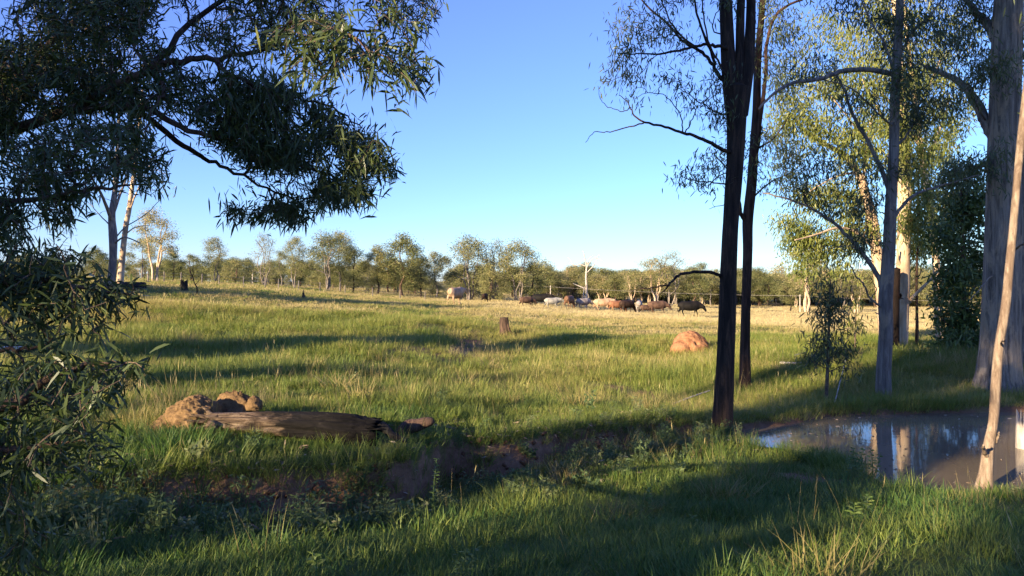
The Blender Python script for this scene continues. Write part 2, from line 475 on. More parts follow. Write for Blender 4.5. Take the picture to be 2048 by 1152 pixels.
def soil_mask(x, y, grow=0.0):
    off = bank_off(x, y)
    m = np.exp(-((off + 0.05) / (0.22 + grow * .4)) ** 2) * (x < 3.4) * (x > -7) * 1.0
    m = m * (0.6 + 0.4 * vnoise(x * 2.0, y * 2.0, 31))
    m = np.maximum(m, 0.35 * np.exp(-((off + 0.6) / 0.45) ** 2) * (x < 0.6) * (x > -6))
    pk = (x > 0) & (x < 14) & (y > 6) & (y < 17)
    if pk.any():
        sd = poly_sd(x[pk], y[pk], POND) + (fbm(x[pk] * 1.3, y[pk] * 1.3, 21) - 0.5) * 0.35
        m[pk] = np.maximum(m[pk], .85 * np.exp(-((sd - .02) / .16) ** 2))
    for cx, cy, r, dy, s in SOIL:
        m = np.maximum(m, s * np.exp(-(((x - cx) / (r + grow)) ** 2 + ((y - cy) / (dy + grow)) ** 2)))
    return m

def dry_field(x, y):
    """0 lush green .. 1 straw"""
    r = np.hypot(x, y)
    v = 0.26 + 0.27 * sstep(8, 18, r) + 0.08 * sstep(25, 45, r)
    v = v + 0.40 * sstep(58, 98, y + 1.25 * x) - .10 * sstep(0, -12, x) * sstep(30, 60, y)
    v = v + 0.20 * sstep(-5, -14, x) * sstep(60, 28, y) * sstep(15, 24, y) * 0.4
    v = v - 0.18 * sstep(85, 110, y) * sstep(5, -10, x)
    v = v + (fbm(x * 0.28, y * 0.28, 41) - 0.5) * 0.6 + (fbm(x * 1.1, y * 1.1, 43) - 0.5) * 0.25
    return np.clip(v, 0, 1)

NG = 560
us = np.linspace(-7.2, 7.2, NG)
gx = 4.0 * np.sinh(us); gy = 7.0 + 4.0 * np.sinh(us)
XX, YY = np.meshgrid(gx, gy)
xf, yf = XX.ravel(), YY.ravel()
zf = height(xf, yf)
gV = np.stack([xf, yf, zf], -1)
ii = (np.arange(NG - 1)[:, None] * NG + np.arange(NG - 1)[None, :]).ravel()
gF = np.stack([ii, ii + 1, ii + NG + 1, ii + NG], -1)
ga = Acc(); ga.add(gV, gF)
gme = ga.mesh('ground', [M['ground']])
for nm, arr in (('soil', soil_mask(xf, yf)), ('dry', dry_field(xf, yf))):
    at = gme.attributes.new(nm, 'FLOAT', 'POINT'); at.data.foreach_set('value', arr.astype(np.float32))
ground = tag(link('ground', gme), 'grassy paddock with an eroded creek bank, red soil showing through', 'ground', kind='structure')

wa = Acc()
nw = len(POND); cw = POND.mean(0)
big = cw + (POND - cw) * 1.12
wa.add(np.concatenate([np.concatenate([big, np.zeros((nw, 1))], 1), [[cw[0], cw[1], 0]]]), [[i, (i + 1) % nw, nw] for i in range(nw)])
tag(link('pond_water', wa.mesh('pond_water', [M['water']])), 'muddy brown pond reflecting trunks and sky', 'pond', kind='structure')

# ------------------------------------------------------------------ tubes, branches, leaves
def catmull(pts, per=6):
    p = np.asarray(pts, float)
    if len(p) < 3: 
        t = np.linspace(0, 1, per + 1)[:, None]
        return p[0] * (1 - t) + p[-1] * t
    q = np.concatenate([[2 * p[0] - p[1]], p, [2 * p[-1] - p[-2]]])
    out = []
    for i in range(1, len(q) - 2):
        for t in np.linspace(0, 1, per, endpoint=False):
            a, b, c, d = q[i - 1], q[i], q[i + 1], q[i + 2]
            out.append(0.5 * (2 * b + (c - a) * t + (2 * a - 5 * b + 4 * c - d) * t * t + (3 * b - a - 3 * c + d) * t ** 3))
    out.append(p[-1])
    return np.array(out)

def tube(acc, pts, rad, n=8, mat=0, rough=0.0, cap=True, seed=0, flute=None, tone=0.5):
    pts = np.asarray(pts, float); rad = np.asarray(rad, float); k = len(pts)
    T = np.gradient(pts, axis=0); T /= (np.linalg.norm(T, axis=1)[:, None] + 1e-9)
    ref = np.array([1.0, 0, 0]) if abs(T[0][0]) < 0.8 else np.array([0, 1.0, 0])
    V = np.empty((k, n, 3)); ang = np.arange(n) / n * 2 * math.pi
    a = ref - T[0] * (ref @ T[0]); a /= np.linalg.norm(a)
    L = np.concatenate([[0], np.cumsum(np.linalg.norm(np.diff(pts, axis=0), axis=1))])
    for i in range(k):
        a = a - T[i] * (a @ T[i]); a /= (np.linalg.norm(a) + 1e-9)
        b = np.cross(T[i], a)
        r = np.full(n, rad[i])
        if rough > 0:
            r = r * (1 + rough * (fbm(np.cos(ang) * 1.6 + seed * 3.1 + 20, np.sin(ang) * 1.6 + L[i] / (rad[0] * 7 + 1e-6) + 20, seed, 3) - 0.5) * 2)
        if flute is not None:
            r = r * (1 + flute[i] * np.cos(ang * 5 + seed + 0.6 * np.sin(ang * 2)))
        V[i] = pts[i] + r[:, None] * (np.cos(ang)[:, None] * a + np.sin(ang)[:, None] * b)
    V = V.reshape(-1, 3)
    i0 = (np.arange(k - 1)[:, None] * n + np.arange(n)[None, :]).ravel()
    j = np.tile(np.arange(n), k - 1); i1 = i0 - j + (j + 1) % n
    acc.add(V, np.stack([i0, i1, i1 + n, i0 + n], -1), mat, tone)
    if cap:
        acc.add(np.concatenate([V[-n:], pts[-1:] + T[-1:] * rad[-1] * 0.5]), [[q, (q + 1) % n, n] for q in range(n)], mat, tone)

def leaves(acc, base, dirs, length, width, mat=0, tone=None, hero=True, droop=0.25, rng=RNG):
    """lens-shaped leaves: base point, direction, length, width"""
    n = len(base)
    if n == 0: return
    base = np.asarray(base, float); D = np.asarray(dirs, float)
    D /= np.linalg.norm(D, axis=1)[:, None] + 1e-9
    R = rng.normal(size=(n, 3))
    S = np.cross(D, R); S /= np.linalg.norm(S, axis=1)[:, None] + 1e-9
    U = np.cross(S, D)
    L = np.broadcast_to(length, (n,))[:, None]; W = np.broadcast_to(width, (n,))[:, None] * 0.5
    if tone is None: tone = np.clip(rng.normal(0.45, 0.2, n), 0, 1)
    if hero:
        bend = np.array([[0, 0, -1.0]]) * droop * L + U * 0.06 * L
        p1 = base + D * L * 0.3 + bend * 0.09; p2 = base + D * L * 0.65 + bend * 0.42; p3 = base + D * L + bend
        V = np.stack([base, p1 + S * W * 0.85, p1 - S * W * 0.85, p2 + S * W * 0.8, p2 - S * W * 0.8, p3], 1).reshape(-1, 3)
        o = np.arange(n)[:, None] * 6
        t6 = np.repeat(tone, 6)
        acc.add(V, np.concatenate([o + [[0, 2, 1]], o + [[3, 4, 5]]]), mat, t6)
        acc.P.append((np.concatenate([o + [[1, 2, 4, 3]]]).astype(np.int32) + acc.n - len(V), mat))
    else:
        p1 = base + D * L * 0.45; p3 = base + D * L
        V = np.stack([base, p1 + S * W, p3, p1 - S * W], 1).reshape(-1, 3)
        o = np.arange(n)[:, None] * 4
        acc.add(V, o + [[0, 3, 2, 1]], mat, np.repeat(tone, 4))

class Skel:
    """a branching skeleton that grows towards target points"""
    def __init__(s, seed=0):
        s.pos = []; s.tan = []; s.par = []; s.fix = []; s.chains = []; s.rng = np.random.default_rng(seed)
    def path(s, pts, r0, r1, parent=-1, per=6, sides=8, wob=0.0, draw=True, radii=None):
        c = catmull(pts, per)
        if wob: c[1:-1] += s.rng.normal(size=(len(c) - 2, 3)) * wob
        rr = np.interp(np.linspace(0, 1, len(c)), np.linspace(0, 1, len(radii)), radii) if radii is not None else np.linspace(r0, r1, len(c))
        ids = []
        for i, p in enumerate(c):
            t = c[min(i + 1, len(c) - 1)] - c[max(i - 1, 0)]
            s.pos.append(p); s.tan.append(t / (np.linalg.norm(t) + 1e-9)); s.par.append(parent if i == 0 else ids[-1]); s.fix.append(rr[i]); ids.append(len(s.pos) - 1)
        s.chains.append((ids, sides, draw, None))
        return ids
    def grow(s, targets, step=0.25, sag=0.08, jit=0.04, order=True):
        T = np.asarray(targets, float)
        if order and len(T):
            base = np.array(s.pos)
            dd = np.array([np.min(((base - t) ** 2).sum(1)) for t in T])
            T = T[np.argsort(dd)]
        ends = []
        A = np.array(s.pos); TA = np.array(s.tan); na = len(A)
        cap = na + len(T) * 14 + 100
        PA = np.zeros((cap, 3)); PT = np.zeros((cap, 3)); PA[:na] = A; PT[:na] = TA
        for t in T:
            dv = t - PA[:na]; dist = np.linalg.norm(dv, axis=1) + 1e-6
            dot = (dv * PT[:na]).sum(1) / dist
            k = int(np.argmin(dist * (1.35 - 0.5 * dot)))
            p0 = PA[k]; d = dist[k]; m0 = PT[k] * d * 0.6
            m = max(2, min(12, int(d / step) + 1))
            m1 = (t - p0) * 0.8 + np.array([0, 0, -sag * d * 2])
            ids = [k]; prev = k; pp = p0
            for i in range(1, m + 1):
                u = i / m
                h = (2 * u ** 3 - 3 * u ** 2 + 1) * p0 + (u ** 3 - 2 * u ** 2 + u) * m0 + (-2 * u ** 3 + 3 * u ** 2) * t + (u ** 3 - u ** 2) * m1
                if i < m: h = h + s.rng.normal(size=3) * jit * d * 0.5
                tt = h - pp; tt = tt / (np.linalg.norm(tt) + 1e-9)
                s.pos.append(h); s.tan.append(tt); s.par.append(prev); s.fix.append(None)
                PA[na] = h; PT[na] = tt; prev = na; ids.append(na); na += 1; pp = h
            s.chains.append((ids, 5, True, k))
            ends.append((h, tt))
        return ends
    def emit(s, acc, tip=0.004, power=0.5, mat=0, twig=None, maxr=1e9, rough=0.0, seed=0):
        n = len(s.pos); cnt = np.zeros(n)
        kids = np.zeros(n)
        for i in range(n):
            if s.par[i] >= 0: kids[s.par[i]] += 1
        for i in range(n - 1, -1, -1):
            if kids[i] == 0: cnt[i] += 1
            if s.par[i] >= 0: cnt[s.par[i]] += cnt[i]
        r = np.array([s.fix[i] if s.fix[i] is not None else tip * max(cnt[i], 1) ** power for i in range(n)])
        for i in range(n):
            if s.fix[i] is None: r[i] = min(r[i], r[s.par[i]] * 0.92, maxr)
        for ids, sides, draw, att in s.chains:
            if not draw: continue
            rr = r[ids].copy()
            if att is not None: rr[0] = rr[1] * 1.15
            mm = twig if (twig is not None and att is not None) else mat
            tube(acc, np.array([s.pos[i] for i in ids]), rr, sides if rr[0] > 0.012 else 3, mm, rough if att is None else 0, cap=False, seed=seed)

def blob(c, rx, ry, rz, n, rng, hollow=0.25):
    p = rng.normal(size=(n, 3)); p /= np.linalg.norm(p, axis=1)[:, None]
    p *= (hollow + (1 - hollow) * rng.random(n) ** 0.6)[:, None]
    return np.array(c) + p * np.array([rx, ry, rz])

def leaf_cluster(acc, ends, n, L, W, spread, droop_dir=-0.8, mat=0, hero=True, rng=RNG, tone_mu=0.45, tone_sd=0.2, along=0.5):
    """n leaves hung around the end of every twig"""
    if not ends: return
    E = np.array([e[0] for e in ends]); T = np.array([e[1] for e in ends])
    k = len(E)
    E = np.repeat(E, n, 0); T = np.repeat(T, n, 0)
    u = rng.random((k * n, 1))
    base = E - T * u * along + rng.normal(size=(k * n, 3)) * spread * np.array([1, 1, 0.8])
    D = rng.normal(size=(k * n, 3)) * 0.6 + T * 0.35 + np.array([0, 0, droop_dir])
    ln = L * rng.uniform(0.65, 1.25, k * n)
    tone = np.clip(np.repeat(rng.normal(tone_mu, tone_sd, k), n) + rng.normal(0, 0.12, k * n), 0, 1)
    leaves(acc, base, D, ln, W * rng.uniform(0.75, 1.2, k * n), mat, tone, hero, 0.15, rng)

def w2r(w, d):
    return w / 2 / F * d

def hero_tree(name, d, trunk, limbs, clumps, bark, leafmat, label, leafL=0.11, leafW=0.017, nleaf=14, spread=0.10, depth=1.0, seed=1, sides=24,
              rough=0.12, flute=0.0, tone_mu=0.45, group=None, droop=-0.9, tip=0.004, extra_trunks=(), sink=0.25, hero=True, sag=0.12, along=0.45, cat='tree', twigmat='twig'):
    """tree whose trunk and limbs are laid out from the photograph at depth d; twigs grow towards leaf clumps spread in depth"""
    rng = np.random.default_rng(seed)
    root = empty(name, P(trunk[0][0], trunk[0][1], d)); off = np.array(root.location)
    sk = Skel(seed)
    def pp(l, dz0, dz1, shape=None):
        n = len(l)
        return [np.array(P(q[0], q[1], d + (q[3] if len(q) > 3 else dz0 + (dz1 - dz0) * (i / max(1, n - 1))))) for i, q in enumerate(l)]
    ta = Acc()
    tp = pp(trunk, 0, 0)
    tp = [tp[0] - np.array([0, 0, sink])] + tp
    tr = [w2r(trunk[0][2], d) * 1.25] + [w2r(q[2], d) for q in trunk]
    ids = sk.path(tp, 0, 0, per=8, draw=False, radii=tr)
    c = np.array([sk.pos[i] for i in ids]); r = np.array([sk.fix[i] for i in ids])
    hgt = np.linspace(0, 1, len(c))
    tube(ta, c, r, sides, 0, rough, True, seed, flute * np.exp(-hgt * 3) + flute * 0.25)
    for et in extra_trunks:
        xa = Acc()
        ep = pp(et, 0.0, 0.3 * (1 if rng.random() > .5 else -1))
        eids = sk.path(ep, 0, 0, per=7, draw=False, radii=[w2r(q[2], d) for q in et])
        tube(xa, [sk.pos[i] for i in eids], [sk.fix[i] for i in eids], max(10, sides // 2), 0, rough, True, seed + 3)
        link('upper_stem', xa.mesh('upper_stem', [M[bark]], offset=off), root)
    ba = Acc(); la = Acc()
    for l, w0, w1 in limbs:
        dz = rng.uniform(-1, 1) * 0.9 * depth
        lp = pp(l, 0, dz)
        lids = sk.path(lp, w2r(w0, d), w2r(w1, d), per=5, draw=False, wob=0.008)
        oa = Acc(); tube(oa, [sk.pos[i] for i in lids], [sk.fix[i] for i in lids], 8, 0, 0.1, True, seed)
        link('branch', oa.mesh('branch', [M[bark]], offset=off), root)
    tg = []
    for q in clumps:
        px, py, rx, ry, n = q[:5]; dd = q[5] if len(q) > 5 else rng.uniform(-0.5, 0.5) * depth
        n = int(n * 1.5)
        tg.append(blob(P(px, py, d + dd), rx / F * d, max(0.35, 0.5 * (rx + ry) / F * d), ry / F * d, n, rng))
    if tg:
        ends = sk.grow(np.concatenate(tg), 0.22, sag, 0.05)
        sk.emit(ba, tip, 0.45, 0, 1)
        leaf_cluster(la, ends, nleaf, leafL, leafW, spread, droop, 0, hero, rng, tone_mu, 0.2, along)
    link('trunk', ta.mesh('trunk', [M[bark]], offset=off), root)
    if ba.n: link('twigs', ba.mesh('twigs', [M[bark], M[twigmat]], offset=off), root)['kind'] = 'stuff'
    if la.n: link('crown', la.mesh('crown', [M[leafmat]], offset=off, smooth=hero), root)['kind'] = 'stuff'
    tag(root, label, cat, group)
    return root

def proto_tree(seed, H, spread, trunk_r, clear, ncl, ntg, nleaf, leafL, leafW, bark, leafmat, stems=1, cl_r=0.2, tone_mu=0.45, lean=0.05, droop=-0.5, flat=0.7, lspread=None):
    """a gum or ironbark of height H; returns the meshes (wood, crown)"""
    rng = np.random.default_rng(seed)
    sk = Skel(seed); wa_ = Acc(); la_ = Acc()
    for st in range(stems):
        az = rng.uniform(0, 6.28); ln = lean * (1 if stems == 1 else 2.2)
        pts = [np.array([0.25 * (st > 0) * math.cos(az), 0.25 * (st > 0) * math.sin(az), -0.4])]
        for i in range(1, 6):
            t = i / 5
            pts.append(np.array([math.cos(az) * ln * H * t, math.sin(az) * ln * H * t, H * 0.86 * t]) + rng.normal(size=3) * 0.018 * H * np.array([1, 1, 0]))
        ids = sk.path(pts, trunk_r * (0.8 if stems > 1 else 1), trunk_r * 0.18, per=5, draw=False)
        tube(wa_, [sk.pos[i] for i in ids], [sk.fix[i] for i in ids], 9, 0, 0.15, True, seed + st)
    tg = []
    for k in range(ncl):
        t = clear + (1 - clear) * ((k + 0.5) / ncl) ** 0.9
        az = k * 2.4 + rng.uniform(-0.5, 0.5)
        prof = math.sin(math.pi * min(1, 0.18 + 0.8 * (t - clear) / (1 - clear))) 
        rr = spread * prof * rng.uniform(0.35, 1.0)
        c = np.array([math.cos(az) * rr, math.sin(az) * rr, H * (t - 0.04)])
        s_ = cl_r * H * rng.uniform(0.6, 1.15)
        tg.append(blob(c, s_, s_, s_ * flat, max(3, ntg // ncl), rng))
    ends = sk.grow(np.concatenate(tg), 0.09 * H, 0.03, 0.06)
    sk.emit(wa_, 0.0016 * H, 0.5, 0, None)
    leaf_cluster(la_, ends, nleaf, leafL, leafW, lspread or 0.045 * H, droop, 0, False, rng, tone_mu, 0.22, 0.05 * H)
    return wa_.mesh('tree_wood', [M[bark]]), la_.mesh('tree_crown', [M[leafmat]], smooth=False)

def place_tree(name, meshes, loc, rot, scale, label, group=None, cat='tree'):
    root = empty(name, loc)
    root.rotation_euler = (0, 0, rot)
    root.scale = scale if not isinstance(scale, (int, float)) else (scale, scale, scale)
    link('trunk', meshes[0], root); link('crown', meshes[1], root)['kind'] = 'stuff'
    tag(root, label, cat, group)
    return root

# ------------------------------------------------------------------ far and middle trees: prototypes
PR = {}
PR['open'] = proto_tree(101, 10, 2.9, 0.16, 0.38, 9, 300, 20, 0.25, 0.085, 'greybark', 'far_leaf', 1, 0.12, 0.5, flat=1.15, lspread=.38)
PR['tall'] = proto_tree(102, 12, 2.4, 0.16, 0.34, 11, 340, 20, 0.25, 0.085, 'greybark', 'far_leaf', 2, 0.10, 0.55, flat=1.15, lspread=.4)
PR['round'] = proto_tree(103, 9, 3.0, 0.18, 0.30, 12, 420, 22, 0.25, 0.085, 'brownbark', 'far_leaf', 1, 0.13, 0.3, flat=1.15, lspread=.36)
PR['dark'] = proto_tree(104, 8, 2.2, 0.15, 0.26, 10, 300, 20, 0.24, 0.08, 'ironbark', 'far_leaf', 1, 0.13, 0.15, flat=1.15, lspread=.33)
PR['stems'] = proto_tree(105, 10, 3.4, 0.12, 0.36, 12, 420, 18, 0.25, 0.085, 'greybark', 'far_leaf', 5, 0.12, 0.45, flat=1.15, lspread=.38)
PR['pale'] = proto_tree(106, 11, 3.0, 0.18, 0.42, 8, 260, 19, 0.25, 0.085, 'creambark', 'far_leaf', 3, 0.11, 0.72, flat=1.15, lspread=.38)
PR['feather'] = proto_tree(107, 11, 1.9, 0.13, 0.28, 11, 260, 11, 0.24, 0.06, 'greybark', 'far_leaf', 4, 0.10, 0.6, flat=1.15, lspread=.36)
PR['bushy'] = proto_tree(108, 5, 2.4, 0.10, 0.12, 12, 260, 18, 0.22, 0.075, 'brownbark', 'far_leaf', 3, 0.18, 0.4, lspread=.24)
PR['shade'] = proto_tree(109, 14, 3.0, 0.24, 0.40, 16, 330, 24, 0.6, 0.28, 'greybark', 'gum_leaf', 1, 0.15, 0.4)
PR['shade_thin'] = proto_tree(111, 14, 3.0, 0.2, 0.34, 13, 190, 14, 0.5, 0.2, 'greybark', 'gum_leaf', 1, 0.15, 0.4)
PR['shade_tall'] = proto_tree(110, 14, 3.0, 0.24, 0.60, 16, 330, 24, 0.6, 0.28, 'greybark', 'gum_leaf', 1, 0.13, 0.4)

def far_tree(kind, px, base_py, top_py, d, label, rot=0.0, wide=1.0, group='trees of the far tree line'):
    x = (px - CX) / F * d
    z = gz(x, d)
    hh = {'open': 10, 'tall': 12, 'round': 9, 'dark': 8, 'stems': 10, 'pale': 11, 'feather': 11, 'bushy': 5}[kind]
    top = EYE - (top_py - HY) / F * d
    s = max(0.2, (top - z) / (hh * 0.95))
    wide *= 1.3
    return place_tree({'bushy': 'far_bush'}.get(kind, 'gum_tree'), PR[kind], (x, d, z), rot, (s * wide, s * wide, s), label, group)

FT = [
 ('pale', 310, 560, 425, 85, 'tall pale gum right of the bare grey trunk at the left edge of the paddock', .4, 1.0),
 ('dark', 345, 565, 505, 88, 'small dark tree right of the tall pale gum on the left', 1.2, 1.0),
 ('open', 285, 562, 480, 105, 'olive gum behind the cream trunk on the left', 2.0, 1.1),
 ('round', 190, 565, 500, 110, 'round olive tree left of the bare grey trunk, partly behind acacia leaves', 1.0, 1.2),
 ('tall', 428, 565, 478, 112, 'pointed golden gum standing alone in the left tree line', .2, 1.1),
 ('bushy', 385, 572, 512, 95, 'brownish bushy tree above the bent bare sapling', 2.5, 1.0),
 ('bushy', 470, 570, 522, 130, 'low olive bush right of the pointed golden gum', .7, 1.3),
 ('feather', 530, 578, 470, 100, 'feathery tall tree with a narrow fan of stems on the left', 0.1, 1.0),
 ('tall', 590, 586, 477, 108, 'gum with a rounded grey top right of the feathery tree', 1.9, .95),
 ('open', 562, 580, 505, 116, 'thin olive gum between the feathery tree and its grey topped neighbour', 3.0, .9),
 ('stems', 655, 590, 472, 104, 'many stemmed gum with two tufts rising above its crown', 1.3, 1.15),
 ('open', 680, 590, 468, 108, 'high tufted gum leaning out of the many stemmed clump', 2.2, .8),
 ('dark', 706, 590, 498, 104, 'slim dark tree at the right side of the many stemmed clump', 0.0, .9),
 ('round', 755, 592, 498, 106, 'reddish brown gum with twin dark trunks left of the big round tree', 3.3, .85),
 ('round', 806, 596, 478, 106, 'big round green tree in the middle of the tree line', .9, 1.0),
 ('dark', 842, 596, 520, 108, 'dark low tree tucked beside the big round green tree', 2.8, 1.1),
 ('open', 872, 600, 508, 118, 'pale leaning gum left of the tan cow', 4.0, 1.0),
 ('stems', 940, 602, 480, 112, 'broad olive gum with a bushy top behind the tan cow', .3, 1.15),
 ('feather', 992, 604, 482, 116, 'grey feathery tree between two broad gums', 1.1, 1.1),
 ('stems', 1035, 606, 488, 110, 'broad brown gum at the right end of the central grove', 2.7, 1.1),
 ('dark', 1062, 606, 530, 112, 'dark drooping tree at the right edge of the central grove', 1.7, 1.2),
 ('bushy', 980, 606, 545, 108, 'low brown dead looking bush in front of the central grove', .5, .9),
 ('pale', 1310, 612, 520, 175, 'pale trunked gum rising above the far wood', .6, 1.2),
 ('feather', 1340, 612, 505, 178, 'wispy tall tree on a thin white trunk above the far wood', 2.2, 1.3),
 ('pale', 1265, 612, 545, 172, 'thin pale trunked gum at the front of the far wood', 3.6, 1.0),
 ('round', 1390, 612, 548, 180, 'rounded olive tree at the front of the far wood right of the wispy tree', 0.8, 1.3),
 ('pale', 1612, 616, 498, 150, 'pale many limbed gum left of the sapling on the right', 1.4, 1.3),
 ('dark', 1580, 616, 560, 165, 'small dark tree at the far edge of the golden field', 1.0, 1.1),
 ('pale', 1712, 616, 540, 160, 'white stemmed gum seen through the gap right of the sapling', 2.9, 1.1),
 ('open', 1880, 616, 545, 165, 'golden far gum seen between the cream trunk and the dense shrub', .2, 1.2),
 ('tall', 735, 592, 520, 150, 'small distant gum in the gap left of the twin dark trunks', .9, 1.0),
]
for kind, px, b, t, d, lab, rot, wd in FT:
    far_tree(kind, px, b, t, d, lab, rot, wd)

# dead white tree
def bare_tree(name, base_px, d, paths, mat, label, group=None, sides=7, cat='tree'):
    root = empty(name, P(base_px[0], base_px[1], d)); off = np.array(root.location)
    for i, (pts, w0, w1) in enumerate(paths):
        a = Acc()
        q = [np.array(P(p[0], p[1], d + (p[2] if len(p) > 2 else 0))) for p in pts]
        if i == 0: q = [q[0] - np.array([0, 0, 0.8])] + q
        c = catmull(q, 5)
        tube(a, c, np.linspace(w2r(w0, d), w2r(w1, d), len(c)), sides, 0, 0.15, True, i)
        nm = 'trunk' if i == 0 else 'branch'
        link(nm, a.mesh(nm, [M[mat]], offset=off), root)
    return tag(root, label, cat, group)

bare_tree('dead_tree', (1172, 608), 125, [
    ([(1172, 608), (1173, 580), (1172, 555), (1173, 535), (1171, 522), (1168, 508), (1166, 500)], 5.5, 1.4),
    ([(1172, 540), (1177, 528), (1188, 516), (1199, 510)], 2.8, 1.2), ([(1174, 545), (1182, 537), (1192, 524), (1196, 512)], 2.6, 1.1),
    ([(1174, 533), (1176, 520), (1186, 511)], 2.4, 1.0), ([(1168, 576), (1158, 572), (1146, 567)], 2.6, 1.2), ([(1168, 604), (1167, 590), (1169, 574)], 3, 2),
    ([(1170, 532), (1160, 529), (1148, 531), (1138, 524)], 2.2, 1.0), ([(1148, 530), (1140, 520), (1135, 514)], 1.5, .8), ([(1188, 516), (1199, 518), (1206, 523)], 1.8, .9)],
    'deadwood', 'bare white dead tree standing above the far wood behind the cattle')
bare_tree('bare_sapling', (394, 577), 45, [([(394, 577), (389, 566), (386, 553), (388, 540)], 3.2, 1), ([(390, 570), (397, 562), (398, 558)], 1.4, .7), ([(386, 555), (381, 545), (379, 538)], 1.3, .6)],
    'ironbark', 'bent bare dark sapling on the crest beside the burnt stump', cat='sapling')

# far wood that reads as one mass: points that carry small gums
def instancer(name, pts, rot, scl, pick, tone, sources, label, cat):
    me = bpy.data.meshes.new(name)
    pts = np.asarray(pts, np.float32); n = len(pts)
    me.vertices.add(n); me.vertices.foreach_set('co', pts.ravel())
    for nm, ty, arr, fld in (('rot', 'FLOAT_VECTOR', rot, 'vector'), ('scl', 'FLOAT_VECTOR', scl, 'vector'), ('pick', 'INT', pick, 'value'), ('region', 'FLOAT', tone, 'value')):
        at = me.attributes.new(nm, ty, 'POINT')
        at.data.foreach_set(fld, np.asarray(arr, np.int32 if ty == 'INT' else np.float32).ravel())
    o = link(name, me)
    ng = bpy.data.node_groups.new(name, 'GeometryNodeTree')
    ng.interface.new_socket('Geometry', in_out='INPUT', socket_type='NodeSocketGeometry')
    ng.interface.new_socket('Geometry', in_out='OUTPUT', socket_type='NodeSocketGeometry')
    gi = ng.nodes.new('NodeGroupInput'); go = ng.nodes.new('NodeGroupOutput')
    m2p = ng.nodes.new('GeometryNodeMeshToPoints')
    ng.links.new(gi.outputs[0], m2p.inputs['Mesh'])
    iop = ng.nodes.new('GeometryNodeInstanceOnPoints')
    ng.links.new(m2p.outputs[0], iop.inputs['Points'])
    g2i = ng.nodes.new('GeometryNodeGeometryToInstance')
    for src in reversed(sources):                        # geometry is read from the template meshes, joined in order
        oi = ng.nodes.new('GeometryNodeObjectInfo'); oi.inputs['Object'].default_value = src; oi.transform_space = 'ORIGINAL'
        oi.inputs['As Instance'].default_value = True
        ng.links.new(oi.outputs['Geometry'], g2i.inputs[0])
    iop.inputs['Pick Instance'].default_value = True
    jn = ng.nodes.new('GeometryNodeJoinGeometry')
    ng.nodes.remove(g2i)
    for nd in [q for q in ng.nodes if q.bl_idname == 'GeometryNodeObjectInfo']:
        ng.links.new(nd.outputs['Geometry'], jn.inputs[0])
    ng.links.new(jn.outputs[0], iop.inputs['Instance'])
    for nm, ty, sock in (('rot', 'FLOAT_VECTOR', 'Rotation'), ('scl', 'FLOAT_VECTOR', 'Scale'), ('pick', 'INT', 'Instance Index')):
        na = ng.nodes.new('GeometryNodeInputNamedAttribute'); na.data_type = ty; na.inputs['Name'].default_value = nm
        out = [s for s in na.outputs if s.enabled][0]
        if sock == 'Rotation':
            e2r = ng.nodes.new('FunctionNodeEulerToRotation'); ng.links.new(out, e2r.inputs[0]); out = e2r.outputs[0]
        ng.links.new(out, iop.inputs[sock])
    ng.links.new(iop.outputs[0], go.inputs[0])
    md = o.modifiers.new('scatter', 'NODES'); md.node_group = ng
    return tag(o, label, cat, kind='stuff')

def template(name, me):
    return bpy.data.objects.new(name, me)               # never linked to the scene: only its mesh is read

def merge_meshes(name, a, b):
    acc = Acc()
    mats = []
    for me in (a, b):
        n = len(me.vertices); V = np.empty(n * 3, np.float32); me.vertices.foreach_get('co', V)
        T = np.empty(n, np.float32); me.attributes['tone'].data.foreach_get('value', T)
        idx = np.empty(len(me.loops), np.int32); me.loops.foreach_get('vertex_index', idx)
        st = np.empty(len(me.polygons), np.int32); me.polygons.foreach_get('loop_start', st)
        tot = np.empty(len(me.polygons), np.int32); me.polygons.foreach_get('loop_total', tot)
        acc.V.append(V.reshape(-1, 3)); acc.T.append(T)
        for k in (3, 4):
            s_ = st[tot == k]
            if len(s_): acc.P.append((idx[s_[:, None] + np.arange(k)[None, :]] + acc.n, len(mats)))
        acc.n += n; mats.append(me.materials[0])
    return acc.mesh(name, mats, smooth=False)

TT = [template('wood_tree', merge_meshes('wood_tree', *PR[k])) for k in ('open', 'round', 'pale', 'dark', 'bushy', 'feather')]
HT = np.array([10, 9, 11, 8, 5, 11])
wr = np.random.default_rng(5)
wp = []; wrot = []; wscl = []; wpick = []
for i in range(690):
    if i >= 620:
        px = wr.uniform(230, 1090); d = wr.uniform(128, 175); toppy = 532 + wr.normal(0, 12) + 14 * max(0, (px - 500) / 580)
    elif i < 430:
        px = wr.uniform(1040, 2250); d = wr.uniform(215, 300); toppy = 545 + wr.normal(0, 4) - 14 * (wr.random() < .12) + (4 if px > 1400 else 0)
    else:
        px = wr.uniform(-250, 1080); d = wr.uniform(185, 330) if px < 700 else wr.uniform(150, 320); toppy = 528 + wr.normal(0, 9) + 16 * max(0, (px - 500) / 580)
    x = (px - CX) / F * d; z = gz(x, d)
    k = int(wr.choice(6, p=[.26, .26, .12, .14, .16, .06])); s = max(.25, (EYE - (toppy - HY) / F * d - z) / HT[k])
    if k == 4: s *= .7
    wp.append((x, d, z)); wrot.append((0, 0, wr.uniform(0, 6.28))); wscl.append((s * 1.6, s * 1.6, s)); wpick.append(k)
instancer('far_wood', wp, wrot, wscl, wpick, np.full(len(wp), .5), TT, 'dense olive eucalypt wood along the horizon', 'wood')

